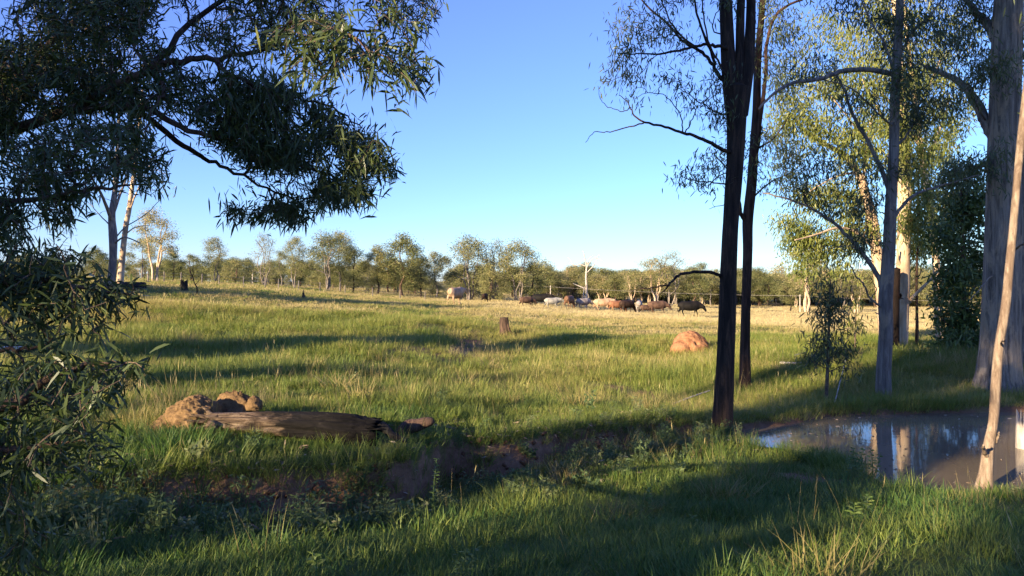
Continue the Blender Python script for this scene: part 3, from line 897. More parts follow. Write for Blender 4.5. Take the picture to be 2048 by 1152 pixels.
# ------------------------------------------------------------------ trees that shade the ground from beside and behind the photographer
def shade_tree(w, along, top, radius, rot, kind, label, group=None):
    """w: offset of the shadow streak across the sun's direction; along: metres towards the sun; top: height of the crown in the sun's view"""
    ux, uy = SUN_AZ; vx, vy = 0.714, -0.70
    x = ux * along + vx * w; y = uy * along + vy * w; z = gz(x, y)
    H = top + math.tan(SUN_ELEV) * along - z
    s = H / 14.0
    place_tree('shade_tree', PR[kind], (x, y, z), rot, (radius / 4.9, radius / 4.9, s), label, group)
BH = 'trees behind the photographer'
for i, (w, al, top, R_, kind) in enumerate([(-6.25, 21, 2.8, 1.25, 'shade_thin'), (-5.5, 24, 14, 1.75, 'shade_tall'), (-4.5, 31, 16.5, 1.8, 'shade_tall'), (-3.9, 8.5, 4.8, .85, 'shade_thin'), (-2.95, 9.5, 2.5, .5, 'shade_thin'), (-3.8, 11, 5.4, 1.0, 'shade_tall'), (-3.3, 10.5, 4.4, .55, 'shade_thin'), (-5.25, 12, 1.7, .38, 'shade_thin'),
        (0.2, 22, 4.8, 2.7, 'shade'), (0.0, 16, 4.0, 2.2, 'shade_thin'), (-2.5, 11, 2.05, .6, 'shade'), (-6.0, 34, 13.5, 1.6, 'shade_tall'), (-8.2, 28, 13.5, .8, 'shade_tall'), (2.6, 27, 6.5, 3.6, 'shade_thin'), (8.5, 25, 6, 4.0, 'shade'), (-12.7, 18, 3.4, 1.1, 'shade'), (-12.4, 25, 3.2, 1.0, 'shade_thin'),
        (-19.2, 19, 6.8, 2.7, 'shade'), (-19.8, 27, 6.4, 2.8, 'shade_thin'), (-14.6, 30, 3.4, .6, 'shade_thin'), (-10.0, 24, 3.0, .35, 'shade_thin')]):
    shade_tree(w, al, top, R_, i * 1.3, kind, 'leafy gum standing left of and behind the photographer, shading the creek', BH)
for i, (w, al, top, R_) in enumerate([(-45.5, -3, 10.5, 3.2), (-50, -5, 12, 3.4), (-54.5, -6, 12.5, 3.0), (-48, 4, 10, 3.0)]):
    shade_tree(w, al, top, R_, i * 1.7, 'shade', 'leafy gum left of the paddock, hidden behind the acacia', 'trees left of the paddock')

# ------------------------------------------------------------------ trees by the pond
hero_tree('ironbark_tree', 12.1, [(1443, 872, 45), (1446, 820, 39), (1450, 740, 35), (1454, 640, 33), (1457, 540, 31), (1461, 450, 30), (1470, 320, 33), (1472, 235, 39), (1473, 175, 46)],
    [([(1445, 552), (1422, 546), (1385, 544), (1357, 551), (1343, 563), (1337, 571)], 7, 4), ([(1337, 571), (1318, 573), (1300, 576), (1280, 578), (1262, 581)], 4, 1.5), ([(1338, 571), (1329, 580), (1318, 590)], 4, 1.5), ([(1337, 571), (1328, 566), (1320, 560)], 2, 1),
     ([(1470, 310), (1452, 302), (1430, 290), (1400, 276), (1366, 266), (1330, 254), (1290, 245)], 9, 4), ([(1290, 245), (1270, 232), (1256, 206), (1238, 190)], 4, 1.5), ([(1288, 246), (1258, 254), (1220, 264), (1188, 265), (1171, 285)], 3, 1),
     ([(1366, 266), (1363, 240), (1352, 215), (1330, 192), (1298, 184), (1282, 170)], 2.6, 1), ([(1370, 266), (1385, 238), (1392, 215), (1375, 190), (1360, 165)], 2.6, 1),
     ([(1262, 215), (1246, 222), (1215, 214), (1200, 196), (1196, 172)], 2, .8),
     ([(1462, 100), (1436, 92), (1408, 90), (1370, 98), (1318, 109), (1280, 107), (1234, 107)], 8, 1.5),
     ([(1464, 180), (1438, 150), (1424, 128), (1405, 106), (1370, 85), (1335, 48), (1290, 8), (1250, -60)], 9, 3), ([(1408, 108), (1360, 70), (1330, 20), (1310, -40)], 5, 2),
     ([(1432, 130), (1414, 85), (1398, 40), (1385, -10), (1370, -80)], 6, 3), ([(1462, 170), (1440, 130), (1416, 80), (1405, 20), (1400, -60)], 5, 2), ([(1455, 70), (1425, 60), (1436, 20), (1450, -30)], 3, 1.5),
     ([(1470, 230), (1440, 228), (1412, 212), (1380, 190), (1345, 170)], 4, 1.2), ([(1470, 372), (1448, 368), (1415, 364), (1385, 360), (1362, 352)], 3.5, 1.2), ([(1468, 410), (1440, 412), (1418, 418)], 2, .8)],
    [(1265, 25, 45, 35, 14), (1305, 55, 50, 30, 14), (1255, 80, 30, 30, 9), (1340, 70, 50, 25, 10), (1350, 5, 60, 30, 10), (1300, -60, 90, 50, 26), (1225, 60, 25, 20, 4), (1400, -40, 60, 50, 14),
     (1240, 132, 18, 14, 6), (1257, 158, 15, 16, 6), (1208, 176, 14, 16, 5), (1285, 138, 14, 12, 3), (1268, 190, 15, 14, 4), (1335, 160, 26, 12, 7), (1325, 125, 16, 12, 3), (1375, 165, 20, 10, 5), (1376, 120, 10, 8, 2),
     (1432, 165, 16, 26, 12), (1425, 215, 20, 30, 12), (1440, 250, 18, 22, 7), (1425, 315, 30, 22, 9), (1400, 345, 25, 14, 6), (1365, 350, 18, 10, 5), (1410, 372, 22, 10, 5), (1430, 340, 20, 20, 6), (1380, 218, 22, 12, 4),
     (1445, -10, 30, 30, 8), (1480, -250, 170, 120, 45), (1400, -420, 170, 110, 40), (1560, -380, 120, 110, 30)],
    'ironbark', 'gum_leaf', 'tall dark ironbark with three fused upper stems beside the pond', 0.11, 0.019, 11, 0.10, 1.0, 21, 30, 0.10, 0.03, 0.35,
    extra_trunks=[[(1464, 220, 28), (1457, 130, 29), (1453, 50, 27), (1450, -40, 24), (1440, -250, 17), (1415, -480, 9)],
                  [(1476, 210, 22), (1479, 130, 19), (1481, 30, 17), (1488, -150, 14), (1500, -420, 8)],
                  [(1483, 230, 26), (1495, 140, 25), (1501, 50, 20), (1508, -100, 17), (1545, -420, 8)]])
hero_tree('ironbark_tree', 17.0, [(1490, 776, 24), (1490, 700, 20), (1492, 600, 18), (1495, 500, 19), (1495, 440, 21), (1503, 370, 20), (1508, 300, 18), (1513, 220, 16), (1516, 120, 14), (1525, 0, 12), (1535, -200, 9), (1540, -350, 5)],
    [([(1495, 445), (1484, 432), (1480, 415), (1470, 380)], 10, 5), ([(1508, 330), (1520, 250), (1531, 150), (1536, 70), (1562, 20), (1612, -5)], 10, 4), ([(1508, 300), (1545, 278), (1568, 250), (1580, 225)], 4, 1.5), ([(1500, 400), (1530, 372), (1570, 350), (1600, 345)], 4, 1.5)],
    [(1535, 120, 35, 60, 14), (1570, 60, 45, 40, 14), (1545, 268, 45, 40, 12), (1585, 330, 35, 40, 10), (1555, 375, 50, 25, 9), (1600, 100, 50, 40, 12), (1540, 20, 60, 40, 14), (1550, -140, 140, 110, 46), (1445, 300, 40, 50, 10), (1580, 190, 40, 30, 10), (1520, 330, 15, 25, 6)],
    'slimbark', 'gum_leaf', 'slim reddish brown ironbark just behind and right of the tall dark one', 0.13, 0.024, 18, 0.14, 1.2, 22, 20, 0.1, 0.02, 0.4)
hero_tree('grey_gum_tree', 15.8, [(1767, 794, 32), (1767, 740, 28), (1772, 660, 26), (1771, 600, 27), (1778, 500, 24), (1782, 400, 21), (1788, 300, 19), (1790, 200, 18), (1795, 100, 17), (1800, 0, 15), (1805, -200, 12), (1800, -420, 7)],
    [([(1770, 588), (1752, 545), (1720, 500), (1680, 457), (1640, 427), (1590, 402), (1525, 386)], 11, 3), ([(1778, 380), (1765, 345), (1740, 290), (1705, 230), (1690, 185), (1672, 150)], 10, 4), ([(1790, 148), (1740, 140), (1690, 142), (1640, 158), (1590, 165), (1550, 185), (1518, 218)], 12, 4),
     ([(1788, 255), (1765, 235), (1735, 205), (1700, 175), (1650, 160)], 5, 2), ([(1784, 440), (1815, 400), (1850, 381), (1900, 366), (1958, 350)], 7, 3), ([(1786, 300), (1810, 275), (1830, 245), (1835, 215)], 5, 2), ([(1768, 618), (1742, 598), (1728, 570), (1712, 552), (1700, 530)], 4.5, 2), ([(1742, 598), (1752, 580), (1745, 562), (1738, 550)], 2.4, 1),
     ([(1768, 632), (1758, 628), (1750, 625)], 3, 1.5), ([(1795, 120), (1820, 70), (1860, 30), (1900, -20)], 7, 3), ([(1792, 160), (1770, 90), (1740, 40), (1715, -20)], 6, 3), ([(1720, 500), (1690, 492), (1650, 500)], 2.5, 1)],
    [(1828, 150, 40, 60, 34), (1835, 220, 40, 45, 30), (1760, 60, 60, 60, 20), (1850, 60, 70, 60, 34), (1680, 210, 30, 30, 10), (1640, 130, 50, 30, 12), (1590, 140, 40, 40, 10), (1640, 340, 50, 30, 14), (1700, 350, 50, 40, 16), (1720, 405, 40, 25, 12), (1585, 320, 30, 45, 10), (1560, 300, 20, 30, 6),
     (1720, 20, 60, 40, 16), (1690, -100, 160, 100, 46), (1880, -100, 150, 100, 46), (1735, 470, 30, 18, 8), (1712, 505, 25, 18, 7), (1660, 415, 40, 16, 6), (1600, 390, 40, 20, 8), (1800, 330, 25, 30, 8), (1750, 215, 30, 30, 8), (1820, -320, 150, 110, 40)],
    'greybark', 'gum_leaf', 'straight grey gum on the far bank of the pond with a long horizontal limb', 0.14, 0.026, 20, 0.16, 1.4, 23, 22, 0.06, 0.02, 0.35)
hero_tree('white_gum_tree', 27.0, [(1800, 708, 28), (1803, 650, 26), (1805, 600, 25), (1806, 540, 26), (1808, 450, 24), (1810, 380, 28), (1808, 300, 25), (1805, 250, 20), (1800, 150, 16), (1790, 0, 12), (1780, -120, 7)],
    [([(1808, 616), (1830, 590), (1860, 560), (1888, 528)], 8, 4), ([(1804, 540), (1797, 520), (1794, 498)], 7, 3), ([(1812, 548), (1818, 535), (1817, 530)], 5, 2), ([(1800, 515), (1806, 510), (1815, 508)], 3, 1.5), ([(1808, 400), (1840, 340), (1870, 280), (1890, 230)], 7, 3), ([(1806, 330), (1780, 260), (1740, 190), (1720, 150)], 8, 3), ([(1804, 250), (1850, 190), (1880, 120)], 7, 3)],
    [(1840, 320, 40, 50, 40), (1850, 440, 50, 60, 60), (1770, 280, 40, 60, 30), (1800, 180, 60, 60, 30), (1870, 150, 50, 50, 22), (1750, 60, 80, 60, 34), (1740, 160, 55, 45, 28), (1830, 240, 40, 40, 18), (1880, 250, 30, 60, 20), (1830, 500, 30, 30, 14), (1800, -60, 120, 60, 40), (1860, 380, 40, 40, 20)],
    'creambark', 'bright_leaf', 'sunlit cream gum standing in the red soil behind the grey gum', 0.19, 0.048, 22, 0.24, 2.4, 24, 18, 0.05, 0.0, 0.4)
hero_tree('white_gum_tree', 29.0, [(1772, 700, 24), (1766, 620, 22), (1756, 530, 22), (1746, 450, 22), (1732, 390, 17), (1715, 345, 14), (1690, 312, 11), (1650, 288, 9), (1600, 255, 6)],
    [([(1748, 460), (1735, 420), (1728, 370), (1732, 300), (1745, 230)], 9, 4), ([(1752, 500), (1720, 470), (1680, 455), (1630, 470), (1590, 480)], 7, 2.5), ([(1715, 345), (1680, 350), (1640, 370), (1610, 390)], 5, 2), ([(1738, 300), (1700, 240), (1660, 190)], 5, 2)],
    [(1580, 220, 42, 40, 34), (1595, 475, 45, 38, 50), (1640, 500, 50, 30, 44), (1680, 400, 60, 50, 64), (1620, 395, 40, 30, 26), (1700, 285, 50, 50, 50), (1640, 250, 45, 40, 36), (1660, 165, 45, 40, 36), (1700, 470, 50, 35, 44), (1600, 540, 30, 20, 14), (1560, 260, 25, 30, 12), (1740, 330, 40, 50, 22), (1600, 300, 30, 25, 8), (1740, 235, 40, 40, 20), (1690, 540, 40, 20, 12), (1575, 440, 25, 20, 10)],
    'creambark', 'bright_leaf', 'sunlit yellow green gum leaning left behind the grey gum, trunk mostly hidden', 0.19, 0.048, 22, 0.24, 2.4, 25, 14, 0.06, 0.0, 0.5)
hero_tree('white_gum_tree', 34.0, [(1880, 690, 16), (1876, 600, 15), (1870, 500, 14), (1858, 400, 13), (1842, 300, 11), (1830, 200, 9), (1815, 80, 7), (1800, -60, 4)],
    [([(1866, 460), (1895, 400), (1920, 330)], 5, 2), ([(1842, 300), (1800, 230), (1760, 180)], 5, 2), ([(1850, 340), (1880, 260), (1900, 190)], 5, 2)],
    [(1880, 300, 45, 45, 40), (1910, 230, 40, 50, 36), (1850, 130, 60, 55, 44), (1760, 130, 50, 50, 34), (1905, 390, 40, 40, 30), (1640, 60, 50, 45, 26), (1700, 90, 50, 50, 34), (1800, 20, 70, 50, 40), (1590, 150, 40, 40, 20), (1840, 480, 40, 40, 26), (1900, 60, 60, 60, 36)],
    'creambark', 'bright_leaf', 'farthest sunlit cream gum, seen between the grey gum and the massive trunk', 0.22, 0.055, 16, 0.28, 3.0, 36, 12, 0.05, 0.0, 0.45)
hero_tree('burnt_tree', 26.3, [(1789, 704, 22), (1791, 680, 15), (1791, 640, 14), (1792, 600, 14), (1793, 560, 15), (1793, 538, 15)],
    [([(1790, 615), (1794, 603), (1799, 594), (1802, 590)], 9, 5), ([(1799, 595), (1802, 590), (1801, 586)], 4, 1), ([(1799, 595), (1804, 597), (1808, 598)], 3, 1)],
    [], 'redbark', 'gum_leaf', 'dark reddish dead trunk with a snapped top against the cream gum', seed=26, sides=14, rough=0.18)
hero_tree('slender_sapling', 27.0, [(1833, 704, 8), (1834, 640, 6), (1833, 560, 5), (1836, 450, 4), (1838, 330, 2.5)], [([(1834, 560), (1842, 545), (1850, 520)], 2, 1)],
    [(1838, 470, 18, 40, 9), (1836, 380, 18, 40, 9), (1845, 525, 12, 15, 3)], 'brownbark', 'bright_leaf', 'very thin dark stemmed sapling right of the cream gum', 0.18, 0.04, 9, 0.2, 1.0, 27, 8)
hero_tree('big_gum_tree', 16.6, [(1994, 786, 100), (1996, 750, 82), (1999, 690, 72), (2001, 600, 66), (2004, 500, 63), (2006, 400, 60), (2007, 300, 57), (2010, 180, 54), (2015, 50, 54), (2022, -120, 46), (2032, -320, 34), (2042, -520, 18)],
    [([(1996, 285), (1976, 255), (1962, 222), (1940, 187), (1915, 161), (1887, 148), (1850, 132)], 24, 9), ([(1998, 90), (1975, 50), (1950, 22), (1915, -25)], 20, 10), ([(2000, 150), (1985, 146), (1970, 148), (1955, 156)], 4, 2), ([(2010, 520), (2035, 495), (2060, 480)], 5, 3), ([(1994, 545), (1975, 560), (1958, 580), (1940, 600)], 3, 1.2), ([(1975, 560), (1972, 580), (1976, 610), (1980, 625)], 2, .8),
     ([(1985, 330), (1960, 335), (1930, 350)], 3, 1)],
    [(1930, 40, 60, 45, 30), (1965, 120, 40, 40, 20), (2000, 140, 35, 45, 18, -1.0), (1900, -60, 120, 80, 46), (2060, -80, 120, 80, 46), (2060, 100, 40, 80, 22), (1900, 100, 40, 40, 18), (1885, 200, 30, 40, 12), (1935, 190, 25, 30, 6), (1990, -260, 180, 120, 50), (1890, 360, 40, 40, 14), (1925, 330, 35, 35, 12), (2005, 330, 25, 60, 10, -0.8)],
    'gumbark', 'gum_leaf', 'massive fluted grey gum at the right edge with a thick limb arching left', 0.14, 0.026, 22, 0.16, 1.6, 28, 48, 0.07, 0.055, 0.35)
hero_tree('dark_trunk', 18.5, [(2042, 770, 24), (2040, 700, 20), (2038, 600, 18), (2042, 480, 17), (2050, 350, 15), (2060, 150, 12), (2070, -100, 8)], [],
    [(2080, 250, 50, 80, 20), (2080, 60, 60, 80, 20)], 'greybark', 'gum_leaf', 'narrow dark trunk half hidden behind the massive grey gum', 0.14, 0.02, 12, 0.13, 1, 29, 14)
hero_tree('leaning_gum_tree', 8.8, [(1966, 990, 36), (1971, 950, 26), (1978, 890, 20), (1987, 840, 18), (1991, 780, 19), (1997, 700, 17), (2010, 620, 17), (2018, 540, 16), (2026, 460, 15), (2033, 380, 14), (2041, 290, 15), (2056, 150, 13), (2075, 0, 11), (2125, -200, 8), (2140, -420, 5)],
    [([(1974, 915), (1968, 902), (1967, 890)], 10, 4), ([(1990, 885), (1997, 870), (1998, 864)], 6, 2), ([(2000, 690), (2004, 685), (2007, 680)], 4, 2), ([(2060, 300), (2080, 240), (2110, 200)], 6, 3)],
    [(2140, 220, 50, 60, 16), (2140, -60, 80, 90, 24), (2150, -380, 110, 110, 30)], 'peachbark', 'gum_leaf', 'slender peach coloured leaning gum at the near edge of the pond', 0.12, 0.018, 12, 0.1, .7, 30, 20, 0.07, 0.0)
hero_tree('young_gum', 15.2, [(1652, 812, 8), (1655, 740, 7), (1658, 650, 5), (1661, 560, 2.5)],
    [([(1655, 745), (1680, 735), (1700, 722)], 2.5, 1), ([(1655, 738), (1635, 728), (1618, 718)], 2.2, 1)],
    [(1664, 566, 20, 18, 11), (1655, 600, 32, 20, 16), (1682, 612, 25, 22, 10), (1640, 628, 26, 20, 11), (1672, 645, 32, 22, 13), (1640, 665, 24, 16, 9), (1690, 668, 25, 15, 8), (1696, 712, 35, 16, 13), (1622, 716, 24, 13, 9), (1617, 686, 12, 10, 4), (1662, 690, 30, 16, 8), (1700, 740, 30, 10, 7)],
    'twig', 'gum_leaf', 'young leafy sapling on the far bank between the ironbarks and grey gum', 0.15, 0.026, 9, 0.12, 0.8, 31, 8, 0.05, 0, 0.4, cat='sapling')
hero_tree('far_sapling', 24.0, [(1710, 705, 3.5), (1711, 650, 3), (1713, 600, 2)], [], [(1712, 605, 16, 12, 5), (1722, 650, 22, 14, 8), (1700, 640, 14, 14, 5)], 'twig', 'bright_leaf', 'thin pale sapling in the field right of the leafy one', 0.2, 0.035, 8, 0.12, 0.8, 32, 6, cat='sapling')
hero_tree('dense_tree', 21.5, [(1935, 775, 14), (1932, 700, 12), (1928, 600, 10), (1925, 480, 7), (1922, 380, 4)],
    [([(1932, 690), (1910, 660), (1885, 640)], 5, 2), ([(1930, 600), (1960, 560), (1990, 530)], 5, 2)],
    [(1912, 430, 42, 55, 60), (1935, 520, 45, 60, 70), (1905, 560, 34, 50, 55), (1920, 640, 50, 50, 80), (1900, 700, 28, 26, 30), (1950, 700, 50, 40, 55), (1890, 480, 28, 30, 24), (1955, 420, 40, 60, 50), (2040, 560, 50, 90, 70), (2045, 680, 50, 50, 50), (1930, 350, 40, 35, 28), (2050, 420, 40, 60, 30)],
    'brownbark', 'shrub_leaf', 'dense dark green bushy tree between the red soil and the massive gum', 0.16, 0.055, 20, 0.17, 1.8, 33, 10, tone_mu=0.35, droop=-0.2)
hero_tree('grey_gum_tree', 47.0, [(222, 569, 17), (226, 520, 14), (226, 470, 16), (224, 430, 13), (230, 380, 10), (233, 320, 8), (238, 240, 6), (230, 120, 4)],
    [([(224, 445), (212, 410), (198, 380), (180, 350)], 8, 3), ([(226, 430), (240, 390), (255, 350), (270, 300)], 6, 2), ([(226, 490), (245, 475), (262, 478), (280, 486)], 4, 2), ([(228, 480), (250, 455), (290, 430), (320, 400)], 3, 1), ([(230, 400), (250, 370), (300, 340), (335, 350)], 2, .8), ([(228, 460), (200, 430), (172, 400)], 3, 1)],
    [(230, 150, 70, 60, 16), (180, 200, 50, 50, 8), (280, 220, 40, 50, 7), (330, 380, 20, 40, 3)], 'greybark', 'far_leaf', 'forked grey half bare gum on the crest at left', 0.3, 0.06, 8, 0.3, 3, 34, 14, 0.1, hero=False)
hero_tree('white_gum_tree', 49.0, [(240, 565, 14), (246, 500, 11), (252, 450, 10), (258, 420, 9), (266, 360, 8), (276, 280, 6), (285, 180, 4)],
    [([(258, 425), (275, 380), (300, 330)], 4, 1.5), ([(250, 470), (270, 455), (300, 450)], 3, 1)],
    [(290, 220, 50, 60, 12), (260, 120, 60, 50, 12)], 'creambark', 'far_leaf', 'bright cream trunked gum leaning right beside the forked grey one', 0.3, 0.06, 8, 0.3, 3, 35, 14, 0.06, hero=False)

# ------------------------------------------------------------------ acacia overhanging from the left
def acacia():
    rng = np.random.default_rng(77)
    root = empty('acacia_tree', (-5.2, 3.4, gz(-5.2, 3.4))); off = np.array(root.location)
    sk = Skel(77); wood = Acc()
    def q(l): return [np.array(P(a, b, d)) for a, b, d in l]
    tb = np.array(root.location)
    trunkp = [tb - [0, 0, .3], tb + [0.05, 0, .5], tb + [0.25, 0.05, 1.2], tb + [0.55, 0.1, 1.9], tb + [0.7, 0.1, 2.4]]
    fork = trunkp[-1]; low = tb + np.array([0.25, 0.05, 1.2])
    tids = sk.path(trunkp, 0, 0, per=6, draw=False, radii=[.17, .14, .13, .12, .10])
    ta = Acc(); tube(ta, [sk.pos[i] for i in tids], [sk.fix[i] for i in tids], 16, 0, .12, True, 5)
    limbs = [([fork] + q([(-350, 330, 3.8), (0, 262, 3.9), (130, 225, 3.9), (210, 180, 3.9), (300, 140, 3.9), (350, 122, 3.9), (430, 118, 4.0), (520, 100, 4.1), (640, 70, 4.1), (760, 60, 4.0)]), .034, .006),
             (q([(150, 222, 3.9), (230, 212, 3.8), (300, 222, 3.8), (380, 262, 3.8), (470, 285, 3.9), (560, 320, 4.0), (660, 350, 4.1), (730, 370, 4.1)]), .020, .005),
             (q([(240, 214, 3.85), (300, 240, 4.2), (380, 300, 4.3), (430, 325, 4.4), (500, 360, 4.4), (590, 400, 4.4)]), .02, .005),
             (q([(300, 140, 3.9), (330, 170, 3.7), (320, 200, 3.6), (300, 230, 3.5)]), .014, .006),
             (q([(430, 118, 4.0), (480, 160, 3.6), (560, 190, 3.9), (650, 210, 3.9), (720, 250, 3.9)]), .012, .003),
             (q([(520, 100, 4.1), (600, 40, 3.4), (680, 60, 3.0), (740, 100, 2.9), (800, 130, 2.9)]), .010, .003),
             (q([(0, 262, 3.9), (60, 130, 4.2), (150, 40, 4.4), (260, -60, 4.6)]), .024, .008), (q([(300, 140, 3.9), (400, 30, 4.2), (560, -60, 4.3), (760, -120, 4.2)]), .018, .006),
             ([fork] + q([(-350, 420, 3.4), (-100, 420, 3.2), (60, 400, 3.2), (180, 380, 3.3), (260, 370, 3.4)]), .022, .005),
             ([low] + q([(-500, 640, 3.3), (-200, 600, 3.0), (-40, 570, 2.9), (80, 560, 2.9), (190, 580, 2.9)]), .04, .005),
             ([low] + q([(-500, 860, 3.0), (-200, 850, 2.6), (20, 810, 2.5), (90, 760, 2.5), (160, 735, 2.5), (240, 725, 2.5)]), .035, .004),
             (q([(-200, 850, 2.6), (-60, 900, 2.5), (60, 890, 2.5), (160, 880, 2.5)]), .02, .004), (q([(-200, 600, 3.0), (-80, 680, 2.8), (20, 700, 2.7), (90, 690, 2.7)]), .015, .004)]
    for pts, r0, r1 in limbs:
        ids = sk.path(pts, r0, r1, per=5, draw=False, wob=0.006)
        oa = Acc(); tube(oa, [sk.pos[i] for i in ids], [sk.fix[i] for i in ids], 8, 0, .1, True, 3)
        link('branch', oa.mesh('branch', [M['brownbark']], offset=off), root)
    # foliage regions: outline in the view, a range of depths, number of twigs
    regs = [([(-250, -150), (620, -200), (880, -120), (885, 5), (868, 60), (835, 100), (800, 60), (700, 30), (560, 110), (480, 130), (400, 90), (250, 110), (120, 160), (-100, 200), (-250, 150)], 3.5, 5.0, 2300),
            ([(520, 60), (640, 20), (760, 10), (835, 95), (855, 150), (835, 210), (790, 185), (740, 170), (690, 150), (640, 180), (560, 150)], 2.7, 3.4, 150),
            ([(380, 140), (480, 150), (560, 160), (660, 200), (700, 250), (770, 280), (795, 310), (790, 370), (745, 405), (690, 420), (620, 405), (560, 370), (490, 330), (430, 285), (380, 230)], 3.5, 4.7, 1250),
            ([(480, 340), (600, 400), (640, 430), (600, 455), (560, 470), (500, 445), (430, 440), (470, 400)], 3.7, 4.6, 110),
            ([(-200, 150), (120, 130), (260, 110), (380, 130), (380, 220), (330, 250), (300, 230), (200, 220), (0, 270), (-200, 300)], 3.6, 4.8, 1100),
            ([(-200, 280), (60, 260), (200, 240), (290, 250), (330, 300), (345, 370), (300, 390), (230, 375), (170, 400), (140, 470), (60, 480), (-200, 520)], 3.0, 4.4, 900),
            ([(-150, 470), (120, 480), (190, 520), (270, 560), (290, 600), (230, 630), (150, 610), (60, 600), (-150, 640)], 2.7, 3.4, 270),
            ([(-150, 600), (150, 600), (225, 640), (240, 690), (150, 680), (60, 690), (-150, 700)], 2.6, 3.1, 80),
            ([(-150, 690), (60, 700), (170, 710), (290, 720), (300, 745), (250, 790), (200, 830), (240, 880), (200, 950), (110, 960), (-150, 1000)], 2.3, 2.9, 230),
            ([(-150, 950), (60, 960), (100, 1060), (120, 1160), (-150, 1180)], 2.4, 3.0, 110)]
    regs.append(([(-60, -40), (340, -40), (340, 120), (-60, 170)], 3.8, 5.0, 420))
    tg = []
    for poly, d0, d1, n in regs:
        pl = np.array(poly, float); got = 0; mn = pl.min(0); mx = pl.max(0)
        while got < n:
            c = rng.uniform(mn, mx, (n * 3, 2)); ok = c[poly_sd(c[:, 0], c[:, 1], pl) < -6]
            # leave holes between the sprays
            ok = ok[fbm(ok[:, 0] / 60, ok[:, 1] / 60, 91, 2) > 0.31][:n - got]
            for a, b in ok: tg.append(np.array(P(a, b, rng.uniform(d0, d1))))
            got += len(ok)
    ends = sk.grow(tg, 0.14, 0.05, 0.05)
    sk.emit(wood, 0.0022, 0.45, 0, 0)
    # phyllodes alternate along the last hand's breadth of every twig
    B = []; D = []; TN = []
    for e, t in ends:
        n = rng.integers(8, 13); tn = np.clip(rng.normal(.38, .17), 0, 1)
        side = np.cross(t, rng.normal(size=3)); side /= np.linalg.norm(side) + 1e-9
        for k in range(n):
            u = k / n * 0.24 - 0.02
            ang = k * 2.4 + rng.uniform(-.4, .4)
            perp = side * math.cos(ang) + np.cross(t, side) * math.sin(ang)
            B.append(e - t * u + rng.normal(size=3) * .012); D.append(t * .75 + perp * rng.uniform(.5, 1.0) + np.array([0, 0, -.35]) + rng.normal(size=3) * .15); TN.append(np.clip(tn + rng.normal(0, .1), 0, 1))
    B = np.array(B); D = np.array(D); TN = np.array(TN); L = rng.uniform(.036, .076, len(B)) * np.where(B[:, 1] < 3.0, 1.1, 1.0); W = L * rng.uniform(.12, .19, len(B))
    px = CX + B[:, 0] / B[:, 1] * F; py = HY - (B[:, 2] - EYE) / B[:, 1] * F
    vis = (px > 0) & (px < 2048) & (py > 0) & (py < 1152)
    size = np.where(vis, L / B[:, 1], 0) * np.where(py > 480, 1.3, 1.0)
    big_ = np.zeros(len(B), bool); big_[np.argsort(-size)[:300]] = True
    la = Acc(); leaves(la, B[~big_], D[~big_], L[~big_], W[~big_], 0, TN[~big_], True, rng.uniform(.0, .5, ((~big_).sum(), 1)), rng)
    link('trunk', ta.mesh('trunk', [M['greybark']], offset=off), root)
    link('twigs', wood.mesh('twigs', [M['twig']], offset=off), root)['kind'] = 'stuff'
    cr = link('crown', la.mesh('crown', [M['acacia_leaf']], offset=off), root); cr['kind'] = 'stuff'
    one = Acc(); leaves(one, [[0, 0, 0]], [[0, 0, 1.0]], 1.0, .15, 0, np.array([.35]), True, 0.0, rng)
    lm = one.mesh('leaf', [M['acacia_leaf']])
    for b, dd, l in zip(B[big_], D[big_], L[big_]):
        o = bpy.data.objects.new('leaf', lm); COL.objects.link(o); o.parent = cr
        o.location = b - off; o.rotation_mode = 'QUATERNION'
        o.rotation_quaternion = Vector(dd).to_track_quat('Z', 'Y') @ Quaternion((0, 0, 1), rng.uniform(0, 6.28)); o.scale = (l, l, l)
    tag(root, 'dark leafy acacia overhanging from the left edge', 'tree')
acacia()

# ------------------------------------------------------------------ fallen log, earth mounds, stumps
def add_obj(name, acc, mats, off, parent=None, smooth=True):
    o = link(name, acc.mesh(name, mats, smooth=smooth, offset=off if parent is None or parent.type == 'EMPTY' else off), parent)
    if parent is None: o.location = off
    return o

def mound_acc(c, rx, ry, rz, seed, amp=0.25, freq=1.4, res=40, lean=0.0, pits=()):
    """lumpy half-dome of earth sunk into the ground"""
    a = Acc(); th = np.linspace(0, 2 * math.pi, res * 2, endpoint=False); ph = np.linspace(-0.35, math.pi / 2, res)
    TH, PH = np.meshgrid(th, ph); X = np.cos(TH) * np.cos(PH); Y = np.sin(TH) * np.cos(PH); Z = np.sin(PH)
    n = 1 + amp * 2 * (fbm(X * freq + 5 + seed, (Y + Z * 1.7) * freq + 9, seed, 4) - 0.5) + amp * 0.6 * (fbm(X * freq * 5 + seed, (Y * 1.3 + Z * 2) * freq * 5, seed + 3, 4) - .5) * 2 + amp * .22 * (fbm(X * freq * 17 + Z * 9, Y * freq * 17 + Z * 13, seed + 5, 2) - .5) * 2
    for (pt, pp_, pr, pd) in pits:
        dd = np.sqrt((np.angle(np.exp(1j * (TH - pt))) * np.cos(PH)) ** 2 + (PH - pp_) ** 2); n = n - pd * np.exp(-(dd / pr) ** 2)
    V = np.stack([X * n * rx + lean * Z * rx, Y * n * ry, Z * n * rz], -1).reshape(-1, 3) + np.array(c)
    m = res * 2; i0 = (np.arange(res - 1)[:, None] * m + np.arange(m)[None, :]).ravel(); j = np.tile(np.arange(m), res - 1); i1 = i0 - j + (j + 1) % m
    a.add(V, np.stack([i0, i1, i1 + m, i0 + m], -1)); return a

